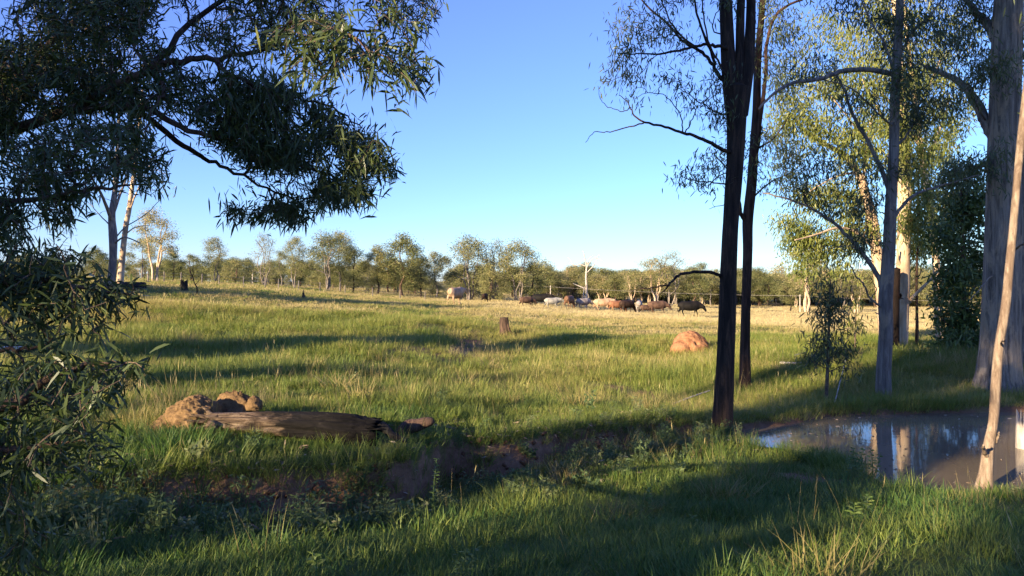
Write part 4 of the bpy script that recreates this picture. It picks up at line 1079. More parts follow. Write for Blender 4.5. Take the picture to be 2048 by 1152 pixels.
# yellow earth mound at the butt of the log
g = ground_hit(372, 862); gx0 = np.array([g.x, g.y + 0.2, gz(g.x, g.y + .2)]); S0 = g.y / F
root = empty('earth_mound', gx0)
add_obj('mound_body', mound_acc(gx0, 62 * S0, 0.34, 64 * S0, 3, .14, 1.3, 80, .12, [(-.9, .35, .28, .16), (-.2, .5, .22, .18)]), [M['earth_yellow']], gx0, root)
add_obj('earth_shoulder', mound_acc(gx0 + [-40 * S0, -.05, -.02], 46 * S0, .3, 34 * S0, 9, .25, 1.6, 28), [M['earth_yellow']], gx0, root)
add_obj('earth_ridge', mound_acc(gx0 + [62 * S0, .34, 0], 52 * S0, .14, 62 * S0, 14, .22, 1.8, 28), [M['earth_yellow']], gx0, root)
add_obj('earth_lump', mound_acc(gx0 + [106 * S0, .30, 36 * S0], 18 * S0, .1, 20 * S0, 21, .2, 1.8, 20), [M['earth_yellow']], gx0, root)
tag(root, 'crumbly yellow earth mound built against the left end of the fallen log', 'earth mound')

# the log itself: a hollow, charred trunk lying along the bank
def fallen_log():
    A = ground_hit(418, 866); B = ground_hit(758, 870)
    y0 = A.y + 0.02
    a0 = np.array([A.x, y0, gz(A.x, y0)]); b0 = np.array([B.x, y0 + .05, gz(B.x, y0 + .05)])
    root = empty('fallen_log', a0); S_ = y0 / F
    pts = catmull([a0 + (b0 - a0) * t + np.array([0, 0, h]) for t, h in ((0, .10), (.25, .12), (.5, .135), (.75, .14), (1.0, .13))], 12)
    r = np.interp(np.linspace(0, 1, len(pts)), [0, .1, .3, .5, .7, .9, 1], [.12, .125, .135, .155, .18, .19, .175])
    k = len(pts); n = 72; ang = np.arange(n) / n * 2 * math.pi
    la = Acc(); rings = []
    for i in range(k):
        g_ = fbm(np.cos(ang) * 2.2 + 7, np.sin(ang) * 2.2 + i * .05, 6, 3) - .5
        gr = (vnoise(ang * 5, np.full(n, i * .05), 8) - .5)
        g_[-1] = g_[0] * .5 + g_[-2] * .5
        rr = r[i] * (1 + .34 * g_ + .16 * gr - .10 * np.maximum(0, vnoise(ang * 7 + 3, np.full(n, i * .03), 44) - .55) / .45)
        if i >= k - 6: rr = rr * (1 - 0.12 * hash2(np.arange(n), np.full(n, i), 3))
        rings.append(np.stack([np.full(n, pts[i][0]), pts[i][1] + rr * np.cos(ang), pts[i][2] + rr * np.sin(ang) * .95], -1))
    R_ = np.array(rings)
    R_[-1, :, 0] += (hash2(np.arange(n), np.arange(n), 12) - .5) * .22; R_[-2, :, 0] += (hash2(np.arange(n), np.arange(n), 12) - .5) * .1
    R_[0, :, 0] += (hash2(np.arange(n), np.arange(n), 15) - .5) * .16
    inner = [(R_[i] - pts[i]) * .62 + pts[i] for i in (k - 1, k - 6, k - 14)]
    allr = np.concatenate([R_, [q + np.array([-.03, 0, 0]) for q in inner[:1]], inner[1:]])
    kk = len(allr); V = allr.reshape(-1, 3)
    i0 = (np.arange(kk - 1)[:, None] * n + np.arange(n)[None, :]).ravel(); j = np.tile(np.arange(n), kk - 1); i1 = i0 - j + (j + 1) % n
    la.add(V, np.stack([i0, i1, i1 + n, i0 + n], -1))
    la.add(np.concatenate([V[-n:], V[-n:].mean(0)[None]]), [[q, (q + 1) % n, n] for q in range(n)])
    la.add(np.concatenate([V[:n], V[:n].mean(0)[None]]), [[(q + 1) % n, q, n] for q in range(n)])
    add_obj('log_body', la, [M['log']], a0, root)
    kb = Acc(); kp = a0 + np.array([14 * S_, -.12, .05]); tube(kb, [kp + [0, .1, 0], kp + [0, 0, .03], kp + [.01, -.07, .045]], [.085, .075, .055], 14, 0, .3, True, 4)
    add_obj('knot', kb, [M['log']], a0, root)
    sp = Acc(); e = b0 + np.array([0, 0, .16])
    tube(sp, catmull([e + [-.1, 0, .06], e + [.1, -.02, .03], e + [.22, -.05, -.06], e + [.36, -.05, -.12]], 5), np.linspace(.07, .03, 16), 9, 0, .3, True, 2)
    add_obj('broken_slab', sp, [M['charcoal']], a0, root)
    rg = np.random.default_rng(41)
    for i in range(11):
        ra = Acc(); an = rg.uniform(0, 6.28); q0 = a0 + np.array([.02, math.cos(an) * .07, .11 + math.sin(an) * .07]); dv = np.array([-rg.uniform(.08, .26), math.cos(an) * .1 + rg.normal(0, .03), math.sin(an) * .08 + rg.normal(0, .03)])
        tube(ra, [q0 + [.08, 0, 0], q0, q0 + dv * .5 + rg.normal(0, .012, 3), q0 + dv], [.035, .03, .018, .006], 7, 0, .2, True, i); add_obj('splinter', ra, [M['log']], a0, root)
    for i in range(9):
        ra = Acc(); an = rg.uniform(.2, 2.9); q0 = b0 + np.array([-.06, math.cos(an) * .14, .13 + math.sin(an) * .14]); dv = np.array([rg.uniform(.08, .2), rg.normal(0, .02), rg.normal(-.01, .02)])
        tube(ra, [q0 - [.1, 0, 0], q0, q0 + dv], [.022, .018, .004], 6, 0, .2, True, i); add_obj('splinter', ra, [M['charcoal']], a0, root)
    tag(root, 'thick fallen log lying on the bank, weathered tan at left and charred black at right', 'log')
    # branch stub beyond the broken end
    c = ground_hit(810, 868); c0 = np.array([c.x, c.y, gz(c.x, c.y)])
    st = Acc(); tube(st, catmull([c0 + [-.06, 0, -.02], c0 + [.04, 0, .07], c0 + [.16, -.01, .10], c0 + [.27, -.02, .135], c0 + [.34, -.02, .15]], 6), np.interp(np.linspace(0, 1, 25), [0, .3, .7, .95, 1], [.075, .085, .06, .045, .035]), 16, 0, .22, True, 9)
    o = add_obj('branch_stub', st, [M['brownbark']], c0); tag(o, 'short thick brown branch stub pointing right past the end of the fallen log', 'branch')
fallen_log()

g = ground_hit(1383, 710); c0 = np.array([g.x, g.y + .3, gz(g.x, g.y + .3)]); S0 = g.y / F
root = empty('earth_mound', c0)
add_obj('mound_body', mound_acc(c0 + [4 * S0, 0, 0], 38 * S0, .55, 43 * S0, 31, .09, 1.2, 80, -.12, [(-1.35, .55, .12, .2), (-1.9, .3, .15, .12)]), [M['earth_red']], c0, root)
add_obj('earth_shoulder', mound_acc(c0 + [-19 * S0, -.25, 0], 24 * S0, .36, 28 * S0, 37, .10, 1.4, 50), [M['earth_red']], c0, root)
tag(root, 'rounded orange red termite mound left of the dark ironbark', 'earth mound')

def stump(name, px, base_py, top_py, w, label, mat, root_px=None, seed=1, jag=0.1, flare=1.35, cat='stump'):
    g = ground_hit(px, base_py); d = g.y; c0 = np.array([g.x, d, g.z]); S_ = d / F
    H = (base_py - top_py) * S_; r = w * .5 * S_
    rootE = empty(name, c0); a = Acc(); n = 28
    pts = np.array([c0 + [0, 0, t * H] for t in (-.1, 0, .06, .15, .35, .6, .85, 1.0)])
    rad = r * np.array([flare * 1.05, flare, 1.15, 1.05, 1, 1, .98, .97])
    tube(a, pts, rad, n, 0, .14, False, seed, np.full(8, .05))
    V = a.V[0]; V[-n:, 2] += (hash2(np.arange(n), np.arange(n), seed) - .5) * jag * H
    a.add(np.concatenate([V[-n:], V[-n:].mean(0)[None] - [[0, 0, .03]]]), [[q, (q + 1) % n, n] for q in range(n)])
    add_obj('stump_body', a, [M[mat]], c0, rootE)
    if root_px:
        b = Acc(); q = [c0 + np.array([(u - px) * S_, -.05 - .03 * i, (base_py - v) * S_]) for i, (u, v) in enumerate(root_px)]
        c = catmull(q, 6); tube(b, c, np.linspace(r * .4, r * .16, len(c)), 10, 0, .15, True, seed); add_obj('root', b, [M[mat]], c0, rootE)
    return tag(rootE, label, cat)
stump('tree_stump', 1009, 671, 635, 18, 'square cut grey brown stump standing in the paddock', 'brownbark', [(1014, 645), (1017, 655), (1022, 665), (1032, 673)], 3, .03)
stump('burnt_stump', 368, 583, 564, 13, 'jagged black burnt stump on the crest at left', 'charcoal', None, 5, .6)
stump('broken_snag', 2046, 965, 838, 26, 'jagged pale snapped trunk standing at the right edge of the pond', 'deadwood', None, 8, .35, 1.1, 'snag')
stump('broken_post', 1937, 962, 935, 6, 'short pale broken stick standing in the water left of the leaning gum', 'deadwood', None, 9, .3, 1.0, 'stick')
stump('broken_post', 1868, 706, 690, 4, 'short dark post in the red soil right of the cream gum', 'redbark', None, 10, .3, 1.0, 'post')

def loose_log(name, pts, r0, r1, mat, label, cat='log', sides=14, rough=.18, lift=None):
    q = []
    for i, (px, py, *ex) in enumerate(pts):
        g = ground_hit(px, py); q.append(np.array([g.x, g.y, g.z + (ex[0] if ex else 0) + r0 * .5]))
    c0 = q[0].copy(); c = catmull(q, 6); a = Acc(); tube(a, c, np.linspace(r0, r1, len(c)), sides, 0, rough, True, int(abs(pts[0][0]) % 50))
    a.add(np.concatenate([a.V[0][:sides], q[0][None]]), [[(k + 1) % sides, k, sides] for k in range(sides)])
    o = add_obj(name, a, [M[mat]], c0); return tag(o, label, cat)
loose_log('old_log', [(240, 578), (266, 579), (288, 580)], .26, .30, 'charcoal', 'dark fallen log on the crest in front of the cream trunk', sides=18, rough=.25)
loose_log('old_log', [(2, 712), (25, 708), (52, 706)], .12, .09, 'deadwood', 'grey weathered log at the left edge behind the acacia leaves')
loose_log('fallen_branch', [(335, 1082), (420, 1058), (500, 1035), (600, 1016), (650, 1008, .05)], .022, .010, 'twig', 'long dark fallen branch slanting across the gully at lower left', 'branch', 8)
loose_log('fallen_branch', [(430, 1072), (520, 1066), (600, 1058), (640, 1056)], .016, .008, 'twig', 'thin brown fallen branch lying below the dirt bank', 'branch', 7)
loose_log('fallen_branch', [(345, 1070), (370, 1090), (390, 1105)], .014, .008, 'twig', 'short dark branch pointing down from the long one at lower left', 'branch', 7)
loose_log('fallen_branch', [(545, 1102), (580, 1098), (625, 1096)], .014, .01, 'deadwood', 'short pale stick in the sunlit grass patch at lower left', 'stick', 7)
loose_log('fallen_branch', [(1905, 1015), (1935, 1013), (1970, 1010)], .014, .01, 'deadwood', 'pale stick at the foot of the leaning gum', 'stick', 7)
loose_log('fallen_branch', [(1955, 1042), (1990, 1032), (2030, 1025)], .012, .008, 'twig', 'brown stick on bare soil right of the leaning gum foot', 'stick', 7)
loose_log('fallen_branch', [(2042, 968), (2028, 958, .1), (2016, 945, .22), (2004, 935, .30)], .016, .007, 'deadwood', 'curved white stick poking out of the water by the snapped trunk', 'stick', 8)
loose_log('fallen_branch', [(1340, 812), (1380, 806, .1), (1420, 798, .16)], .02, .01, 'deadwood', 'grey fallen branch left of the dark ironbark foot', 'branch', 8)
loose_log('fallen_branch', [(1668, 812), (1680, 790, .25), (1692, 765, .55)], .014, .006, 'deadwood', 'thin pale stick leaning beside the leafy sapling', 'stick', 7)
loose_log('fallen_branch', [(1560, 728), (1590, 729), (1625, 727)], .04, .02, 'deadwood', 'pale fallen branch in the grass left of the sapling', 'branch', 8)

# ------------------------------------------------------------------ cattle and a kangaroo
def loft(acc, st, n=14):
    """stations (centre xyz, half width, half height, direction) -> closed tube of ellipses"""
    C = np.array([s[0] for s in st], float); T = np.gradient(C, axis=0); T /= np.linalg.norm(T, axis=1)[:, None] + 1e-9
    ang = np.arange(n) / n * 2 * math.pi; V = []
    for i, s in enumerate(st):
        side = np.cross(np.array([0, 0, 1.0]), T[i])
        if np.linalg.norm(side) < .2: side = np.array([0, 1.0, 0])
        side /= np.linalg.norm(side); up = np.cross(T[i], side)
        V.append(C[i] + s[1] * np.cos(ang)[:, None] * side + s[2] * np.sin(ang)[:, None] * up)
    V = np.array(V).reshape(-1, 3); k = len(st)
    i0 = (np.arange(k - 1)[:, None] * n + np.arange(n)[None, :]).ravel(); j = np.tile(np.arange(n), k - 1); i1 = i0 - j + (j + 1) % n
    acc.add(V, np.stack([i0, i1, i1 + n, i0 + n], -1))
    acc.add(np.concatenate([V[-n:], C[-1:]]), [[q, (q + 1) % n, n] for q in range(n)])
    acc.add(np.concatenate([V[:n], C[:1]]), [[(q + 1) % n, q, n] for q in range(n)])

def fused(name, acc, voxel, smooth_it=6):
    me = acc.mesh(name + '_raw', [])
    o = bpy.data.objects.new(name + '_raw', me); COL.objects.link(o)
    r = o.modifiers.new('r', 'REMESH'); r.mode = 'VOXEL'; r.voxel_size = voxel; r.use_smooth_shade = True
    s_ = o.modifiers.new('s', 'SMOOTH'); s_.factor = .5; s_.iterations = smooth_it
    dg = bpy.context.evaluated_depsgraph_get()
    out = bpy.data.meshes.new_from_object(o.evaluated_get(dg)); out.name = name
    bpy.data.objects.remove(o); bpy.data.meshes.remove(me)
    return out

def cow_mesh(head, stride=0.18, seed=0):
    a = Acc()
    loft(a, [((-.98, 0, 1.16), .06, .08), ((-.92, 0, 1.12), .22, .25), ((-.7, 0, 1.05), .31, .37), ((-.35, 0, 1.0), .37, .42), (( .0, 0, .97), .40, .44), ((.32, 0, .99), .36, .44), ((.58, 0, 1.04), .30, .42), ((.80, 0, 1.08), .20, .32), ((.90, 0, 1.1), .10, .16)])
    hx, hz = {'up': (1.20, 1.45), 'level': (1.28, 1.18), 'down': (1.28, .86), 'graze': (1.16, .42)}[head]
    nd = np.array([hx - .66, 0, hz - 1.12])
    loft(a, [((.50, 0, 1.12), .22, .36), (tuple(np.array([.66, 0, 1.13]) + nd * .3), .18, .30), (tuple(np.array([.66, 0, 1.13]) + nd * .7), .15, .22), (tuple(np.array([.66, 0, 1.13]) + nd), .14, .17)])
    dz = {'up': (.34, -.20), 'level': (.30, -.26), 'down': (.20, -.34), 'graze': (.16, -.32)}[head]
    h0 = np.array([hx - .04, 0, hz + .05]); hd = np.array([dz[0], 0, dz[1]])
    loft(a, [(tuple(h0 - hd * .25), .06, .07), (tuple(h0), .14, .16), (tuple(h0 + hd * .45), .12, .135), (tuple(h0 + hd * .9), .095, .105), (tuple(h0 + hd * 1.18), .085, .09), (tuple(h0 + hd * 1.28), .04, .04)])
    for s in (-1, 1):
        loft(a, [(tuple(h0 + [0, s * .09, .05]), .03, .035), (tuple(h0 + [-.02, s * .19, .05]), .05, .04), (tuple(h0 + [-.04, s * .27, .02]), .02, .02)], 8)
        f = stride * s
        loft(a, [((.55, s * .17, 1.0), .12, .16), ((.55 + f * .3, s * .18, .72), .085, .10), ((.56 + f * .7, s * .18, .46), .055, .06), ((.55 + f, s * .18, .2), .042, .045), ((.57 + f, s * .18, .05), .055, .06), ((.58 + f, s * .18, .0), .055, .06)], 10)
        f = -stride * s
        loft(a, [((-.68, s * .17, 1.02), .15, .24), ((-.64 + f * .3, s * .2, .76), .11, .17), ((-.80 + f * .6, s * .19, .50), .06, .075), ((-.76 + f, s * .18, .22), .043, .048), ((-.72 + f, s * .18, .05), .055, .06), ((-.71 + f, s * .18, .0), .055, .06)], 10)
    loft(a, [((-.96, 0, 1.24), .04, .04), ((-1.06, 0, 1.1), .03, .03), ((-1.07, .02, .8), .025, .025), ((-1.05, .03, .55), .045, .045), ((-1.05, .03, .42), .02, .02)], 8)
    loft(a, [((.35, 0, .72), .12, .12), ((.75, 0, .78), .07, .16), ((.95, 0, .92), .05, .12)], 8)
    return fused('cow_body', a, .035)
CM = {k: cow_mesh(k, .2) for k in ('up', 'level', 'down', 'graze')}
HIDE = {'tan': hide_material('hide_tan', (.34, .21, .12), (.46, .31, .20)), 'black': hide_material('hide_black', (.004, .0035, .0035), (.009, .007, .006)), 'white': hide_material('hide_white', (.22, .21, .19), (.33, .31, .27)),
        'brown': hide_material('hide_brown', (.13, .065, .038), (.20, .11, .065)), 'grey': hide_material('hide_grey', (.22, .18, .155), (.34, .30, .27)), 'red': hide_material('hide_red', (.22, .09, .045), (.28, .13, .07)),
        'dark': hide_material('hide_dark', (.02, .012, .009), (.045, .025, .017)), 'choc': hide_material('hide_choc', (.06, .034, .024), (.11, .063, .042))}
COWS = [('level', 'tan', 912, 611, 88, 62, 34, 'large pale tan cow standing alone left of the herd'),
        ('graze', 'dark', 970, 606, 100, 75, 14, 'small dark calf seen from behind among the far trunks'),
        ('down', 'choc', 1053, 615, 82, 25, 26, 'grey brown cow at the left end of the main group'),
        ('level', 'black', 1082, 614, 86, -10, 34, 'jet black cow behind the pale grey one'),
        ('level', 'white', 1104, 617, 80, 12, 28, 'pale grey white cow in front of the black one'),
        ('graze', 'brown', 1139, 618, 82, 62, 26, 'brown cow grazing with its rump turned to the camera'),
        ('down', 'grey', 1166, 619, 81, 30, 27, 'grey cow with a brown rump right of the grazing brown one'),
        ('level', 'tan', 1206, 623, 79, 8, 38, 'light orange tan cow walking in the middle of the group'),
        ('graze', 'red', 1234, 622, 86, 20, 30, 'red brown cow half hidden behind the light tan one'),
        ('graze', 'dark', 1254, 625, 79, 35, 30, 'dark brown cow with lowered head right of the red one'),
        ('graze', 'grey', 1278, 624, 88, 78, 24, 'pale olive grey cow turned away between two dark ones'),
        ('graze', 'choc', 1293, 628, 88, 15, 24, 'low brown calf half hidden by grass behind the walking brown cow'),
        ('down', 'choc', 1315, 629, 79, 5, 36, 'brown cow walking right just behind the leading black one'),
        ('down', 'black', 1379, 634, 77, 0, 48, 'black brown cow leading the herd at the right')]
for head, hide, px, py, d, yaw, lenpx, lab in COWS:
    g = ground_hit(px, py); d = min(max(g.y, 60), 110)
    x = (px - CX) / F * d; z = gz(x, d)
    s = max(.55, min(1.35, 1.25 * lenpx / F * d / (2.35 * max(.55, abs(math.cos(math.radians(yaw)))))))
    o = link('cow', CM[head], None, (x, d, z)); o.rotation_euler = (0, 0, math.radians(yaw)); o.scale = (s, s, s)
    if not CM[head].materials: CM[head].materials.append(HIDE['brown'])
    o.material_slots[0].link = 'OBJECT'; o.material_slots[0].material = HIDE[hide]
    tag(o, lab, 'cow', 'cattle grazing across the paddock')

def kangaroo():
    a = Acc()
    loft(a, [((-.1, 0, .12), .12, .1), ((-.08, 0, .3), .2, .2), ((0, 0, .55), .17, .17), ((.06, 0, .8), .12, .12), ((.1, 0, .98), .07, .08), ((.13, 0, 1.08), .06, .07)])
    loft(a, [((.06, 0, 1.14), .05, .05), ((.13, 0, 1.14), .075, .08), ((.24, 0, 1.1), .05, .055), ((.33, 0, 1.06), .03, .03)], 10)
    for s in (-1, 1):
        loft(a, [((.1, s * .045, 1.19), .03, .02), ((.08, s * .07, 1.28), .035, .02), ((.07, s * .08, 1.38), .01, .01)], 8)
        loft(a, [((.06, s * .12, .85), .04, .05), ((.16, s * .13, .68), .03, .035), ((.26, s * .09, .62), .025, .025)], 8)
        loft(a, [((-.05, s * .16, .42), .1, .14), ((.1, s * .19, .3), .08, .1), ((-.05, s * .19, .1), .045, .05), ((.05, s * .19, .02), .04, .03), ((.28, s * .19, .015), .03, .02)], 8)
    loft(a, [((-.15, 0, .2), .08, .08), ((-.45, 0, .06), .055, .055), ((-.85, 0, .03), .03, .03)], 8)
    me = fused('kangaroo_body', a, .022); me.materials.append(hide_material('fur', (.06, .042, .03), (.10, .07, .05)))
    g = ground_hit(607, 600); o = link('kangaroo', me, None, g); o.rotation_euler = (0, 0, math.radians(-80))
    o.scale = (.62, .62, .62)
    tag(o, 'dark kangaroo sitting upright with both ears pricked above the long grass', 'kangaroo')
kangaroo()

# ------------------------------------------------------------------ fence and power line
fr = empty('wire_fence', (-34, 72, gz(-34, 72)))
tag(fr, 'thin wire fence with grey posts behind the crest at left', 'fence')
fo = np.array(fr.location); prev = None
for i, (px, d) in enumerate([(296, 70), (328, 71), (362, 73), (404, 75), (438, 76), (487, 78), (530, 80), (557, 82), (597, 84), (640, 86), (690, 88), (745, 90), (800, 92), (850, 95)]):
    x = (px - CX) / F * d; z = gz(x, d); a = Acc()
    tube(a, [[x, d, z - .3], [x, d, z + .5], [x + .02, d, z + 1.15]], [.06, .055, .05], 7, 0, .1, True, i)
    link('post', a.mesh('post', [M['greybark']], offset=fo), fr)
    if prev is not None:
        for h in (.45, .75, 1.05):
            b = Acc(); tube(b, [prev + [0, 0, h], (prev + np.array([x, d, z])) / 2 + [0, 0, h - .03], np.array([x, d, z + h])], [.006] * 3, 4); link('wire', b.mesh('wire', [M['deadwood']], offset=fo), fr)
    prev = np.array([x, d, z])
pole_pts = []
for px, top, d, lab in ((505, 543, 150, 'thin grey power pole among the left trees'), (735, 556, 150, 'thin grey power pole hidden in the central grove'), (1101, 574, 150, 'thin grey power pole behind the pale cow'), (1600, 592, 150, 'thin power pole beside the pale gum at right'), (2150, 606, 150, 'thin power pole beyond the right edge')):
    x = (px - CX) / F * d; z = gz(x, d); t = EYE - (top - HY) / F * d; t = max(t, z + 2.0); a = Acc()
    tube(a, [[x, d, z - .4], [x, d, (z + t) / 2], [x, d, t + .25]], [.11, .1, .085], 9, 0, .05, True, 2)
    e = empty('power_pole', (x, d, z)); link('pole', a.mesh('pole', [M['deadwood']], offset=(x, d, z)), e)
    b = Acc(); tube(b, [[x - .05, d - .6, t], [x - .05, d + .6, t]], [.05, .05], 6); link('crossarm', b.mesh('crossarm', [M['deadwood']], offset=(x, d, z)), e)
    tag(e, lab, 'pole', 'poles of the power line'); pole_pts.append(np.array([x, d, t]))
for k, off in enumerate((-.5, .5)):
    a = Acc()
    for p, q in zip(pole_pts[:-1], pole_pts[1:]):
        u = np.linspace(0, 1, 14)[:, None]; c = p * (1 - u) + q * u; c[:, 1] += off; c[:, 2] -= (4 * u * (1 - u))[:, 0] * .35 - .04
        tube(a, c, np.full(14, .013), 4, cap=False)
    o = link('power_wire', a.mesh('power_wire', [M['deadwood']])); tag(o, ('nearer' if k == 0 else 'farther') + ' of the two thin wires sagging between the power poles', 'wire')

# ------------------------------------------------------------------ grass, weeds, litter
def clump(name, seed, n, r, h0, h1, w, lean, mat, head=0.0, curve=.5, segs=3):
    rng = np.random.default_rng(seed); a = Acc()
    az = rng.uniform(0, 6.283, n); rr = r * np.sqrt(rng.random(n)); base = np.stack([np.cos(az) * rr, np.sin(az) * rr, np.full(n, -.02)], -1)
    h = rng.uniform(h0, h1, n); la = az + rng.normal(0, 1.0, n); ln = lean * rng.uniform(.2, 1.3, n)
    D = np.stack([np.cos(la) * ln, np.sin(la) * ln, np.ones(n)], -1); D /= np.linalg.norm(D, axis=1)[:, None]
    S = np.stack([-np.sin(la + rng.normal(0, .8, n)), np.cos(la), np.zeros(n)], -1); S /= np.linalg.norm(S, axis=1)[:, None]
    out = np.stack([np.cos(la), np.sin(la), np.zeros(n)], -1); hw = (w * rng.uniform(.6, 1.2, n) * .5)[:, None]; hh = h[:, None]
    cv = curve * rng.uniform(.2, 1.2, n)[:, None]
    def pt(t): return base + D * hh * t + (out * .6 - np.array([[0, 0, .35]])) * cv * hh * t * t
    p0, p1, p2, p3 = pt(0), pt(.4), pt(.75), pt(1.0)
    V = np.stack([p0 - S * hw, p0 + S * hw, p1 + S * hw * .85, p1 - S * hw * .85, p2 + S * hw * .5, p2 - S * hw * .5, p3], 1).reshape(-1, 3)
    o = np.arange(n)[:, None] * 7; tone = np.repeat(np.clip(rng.normal(.5, .2, n), 0, 1), 7)
    a.add(V, np.concatenate([o + [[0, 1, 2, 3]], o + [[3, 2, 4, 5]]]), 0, tone)
    a.P.append(((o + [[5, 4, 6]]).astype(np.int32), 0))
    if head:
        m = max(1, int(n * head)); leaves(a, p3[:m] - D[:m] * .05, D[:m] + rng.normal(0, .2, (m, 3)), .10, w * 2.2, 0, np.full(m, .8), False, 0, rng)
    return template(name, a.mesh(name, [M[mat]], smooth=False))

def weed_clump(name, seed, n, h, L, W, mat='weed'):
    rng = np.random.default_rng(seed); a = Acc()
    for i in range(n):
        az = rng.uniform(0, 6.28); e = np.array([math.cos(az) * rng.uniform(.02, .12), math.sin(az) * rng.uniform(.02, .12), h * rng.uniform(.5, 1)]); b = np.array([e[0] * .2, e[1] * .2, -.02])
        tube(a, [b, (b + e) / 2 + rng.normal(0, .01, 3), e], [.0022, .0018, .001], 3, 0, 0, False, tone=.7)
        k = rng.integers(5, 9); u = rng.uniform(.25, 1, (k, 1)); leaves(a, b + (e - b) * u, rng.normal(size=(k, 3)) * [1, 1, .6] + [0, 0, .3], L * rng.uniform(.6, 1.2, k), W, 0, np.clip(rng.normal(.45, .2, k), 0, 1), False, 0, rng)
    return template(name, a.mesh(name, [M[mat]], smooth=False))

GT = [clump('turf_a', 1, 230, .30, .05, .13, .0065, .5, 'grass'), clump('turf_b', 2, 230, .30, .04, .11, .0065, .8, 'grass'), clump('tuft_a', 3, 46, .10, .09, .20, .006, .35, 'grass'), clump('tuft_b', 4, 40, .12, .10, .25, .006, .45, 'grass', 0, .7),
      clump('stalk_a', 5, 8, .10, .20, .44, .003, .3, 'straw', .15, .3), clump('stalk_b', 6, 7, .12, .22, .5, .003, .4, 'straw', .15, .4), weed_clump('weed_a', 7, 12, .26, .045, .013), weed_clump('weed_b', 8, 14, .16, .05, .02, 'weed'),
      clump('rough_a', 9, 190, .48, .06, .17, .007, .5, 'grass', 0, .5), clump('rough_b', 10, 170, .48, .07, .22, .007, .45, 'grass', 0, .45), clump('far_a', 11, 130, .9, .04, .11, .014, .5, 'grass', 0, .4), clump('far_b', 12, 120, .9, .05, .14, .013, .45, 'straw', 0, .35),
      clump('tussock_a', 13, 110, .16, .14, .36, .007, .55, 'grass', 0, .6), clump('tussock_b', 14, 90, .20, .16, .42, .007, .6, 'straw', 0, .6)]
RINGS = [(2.6, 8, 24, 1.0), (8, 14, 18, 1.05), (14, 22, 11, 1.1), (22, 36, 6.5, 1.3), (36, 60, 2.2, 1.1), (60, 115, 1.0, 1.4), (115, 235, .16, 2.2)]
gr = np.random.default_rng(99)
GP = []; GR = []; GS = []; GK = []; GTn = []
half = math.radians(42)
EXTRA = [(2.6, 8, 16, 'tuft'), (8, 14, 14, 'tuft'), (14, 24, 5, 'tuft'), (2.6, 9, 1.5, 'stalk'), (9, 26, 5.0, 'stalk'), (26, 50, 1.0, 'stalk'), (9, 24, .9, 'tussock'), (24, 55, .22, 'tussock'), (4.5, 9, .5, 'tussock'), (4, 14, 16, 'weed')]
for ri, (r0, r1, dens, sc) in enumerate(RINGS + EXTRA):
    n = int(dens * half * (r1 * r1 - r0 * r0)); rr = np.sqrt(gr.uniform(r0 * r0, r1 * r1, n)); th = gr.uniform(-half, half, n)
    x = rr * np.sin(th); y = rr * np.cos(th); so = soil_mask(x, y, 0.0 if isinstance(sc, str) else (.22 if r1 <= 14 else .4)); dr = dry_field(x, y); off = bank_off(x, y)
    sd = np.full(n, 9.0); k = (x > 0) & (x < 25) & (y > 4) & (y < 22)
    if k.any(): sd[k] = poly_sd(x[k], y[k], POND) + (fbm(x[k] * 1.3, y[k] * 1.3, 21) - 0.5) * 0.35
    bare = so + (vnoise(x * 1.9, y * 1.9, 55) - .5) * .3
    keep = (sd > -.03) & (gr.random(n) > np.clip(bare * 1.5 - .25, 0, .97) * (1 - .75 * (sc == 'weed')))
    x, y, rr, so, dr, off, sd = [q[keep] for q in (x, y, rr, so, dr, off, sd)]; n = len(x); z = height(x, y)
    u = gr.random(n); tall = fbm(x * .7, y * .7, 61); lush = fbm(x * .45 + 9, y * .45, 62)
    gully = np.exp(-((off + .9) / .9) ** 2) * (x < 3.6)
    pick = np.where(u < .5, 0, 1)
    if r1 <= 22:
        if r0 >= 14: pick = np.where(gr.random(n) < .6, np.where(u < .5, 8, 9), pick)
        pick = np.where((gr.random(n) < .5 * gully) & (rr < 14), 7, pick)
    elif r1 <= 36: pick = np.where(u < .5, 8, 9)
    else: pick = np.where(gr.random(n) < .25 + .6 * sstep(.35, .7, dr), 11, 10)
    if isinstance(sc, str):
        if sc == 'tuft': pick = np.where(u < .5, 2, 3); ok = gr.random(n) < .12 + sstep(.48, .66, tall) + .8 * (np.abs(sd) < .7) * (y > 11.5)
        elif sc == 'tussock': pick = np.where(u < .5, 12, 13); ok = gr.random(n) < .3 + 1.2 * sstep(.42, .62, tall)
        elif sc == 'stalk': pick = np.where(u < .5, 4, 5); ok = gr.random(n) < .16 + sstep(.46, .66, tall)
        else: pick = np.where(u < .6, 6, 7); ok = gr.random(n) < gully + .35 * np.exp(-((off[:] + .05) / .3) ** 2) * (x < 3.6) + .02
        x, y, z, rr, dr, pick, lush = [q[ok] for q in (x, y, z, rr, dr, pick, lush)]; n = len(x); sc = 1.0
    tone = np.clip(dr + gr.normal(0, .10, n) + np.where((pick == 4) | (pick == 5), .2, 0) - .12 * (rr < 11), 0, 1)
    tone = np.where((pick == 6) | (pick == 7), gr.uniform(.2, .8, n), tone)
    s = sc * gr.uniform(.65, 1.35, n) * (.75 + .6 * lush)
    GP.append(np.stack([x, y, z], -1)); GR.append(np.stack([gr.normal(0, .08, n), gr.normal(0, .08, n), gr.uniform(0, 6.28, n)], -1)); GS.append(np.stack([s, s, s * gr.uniform(.8, 1.25, n)], -1)); GK.append(pick); GTn.append(tone)
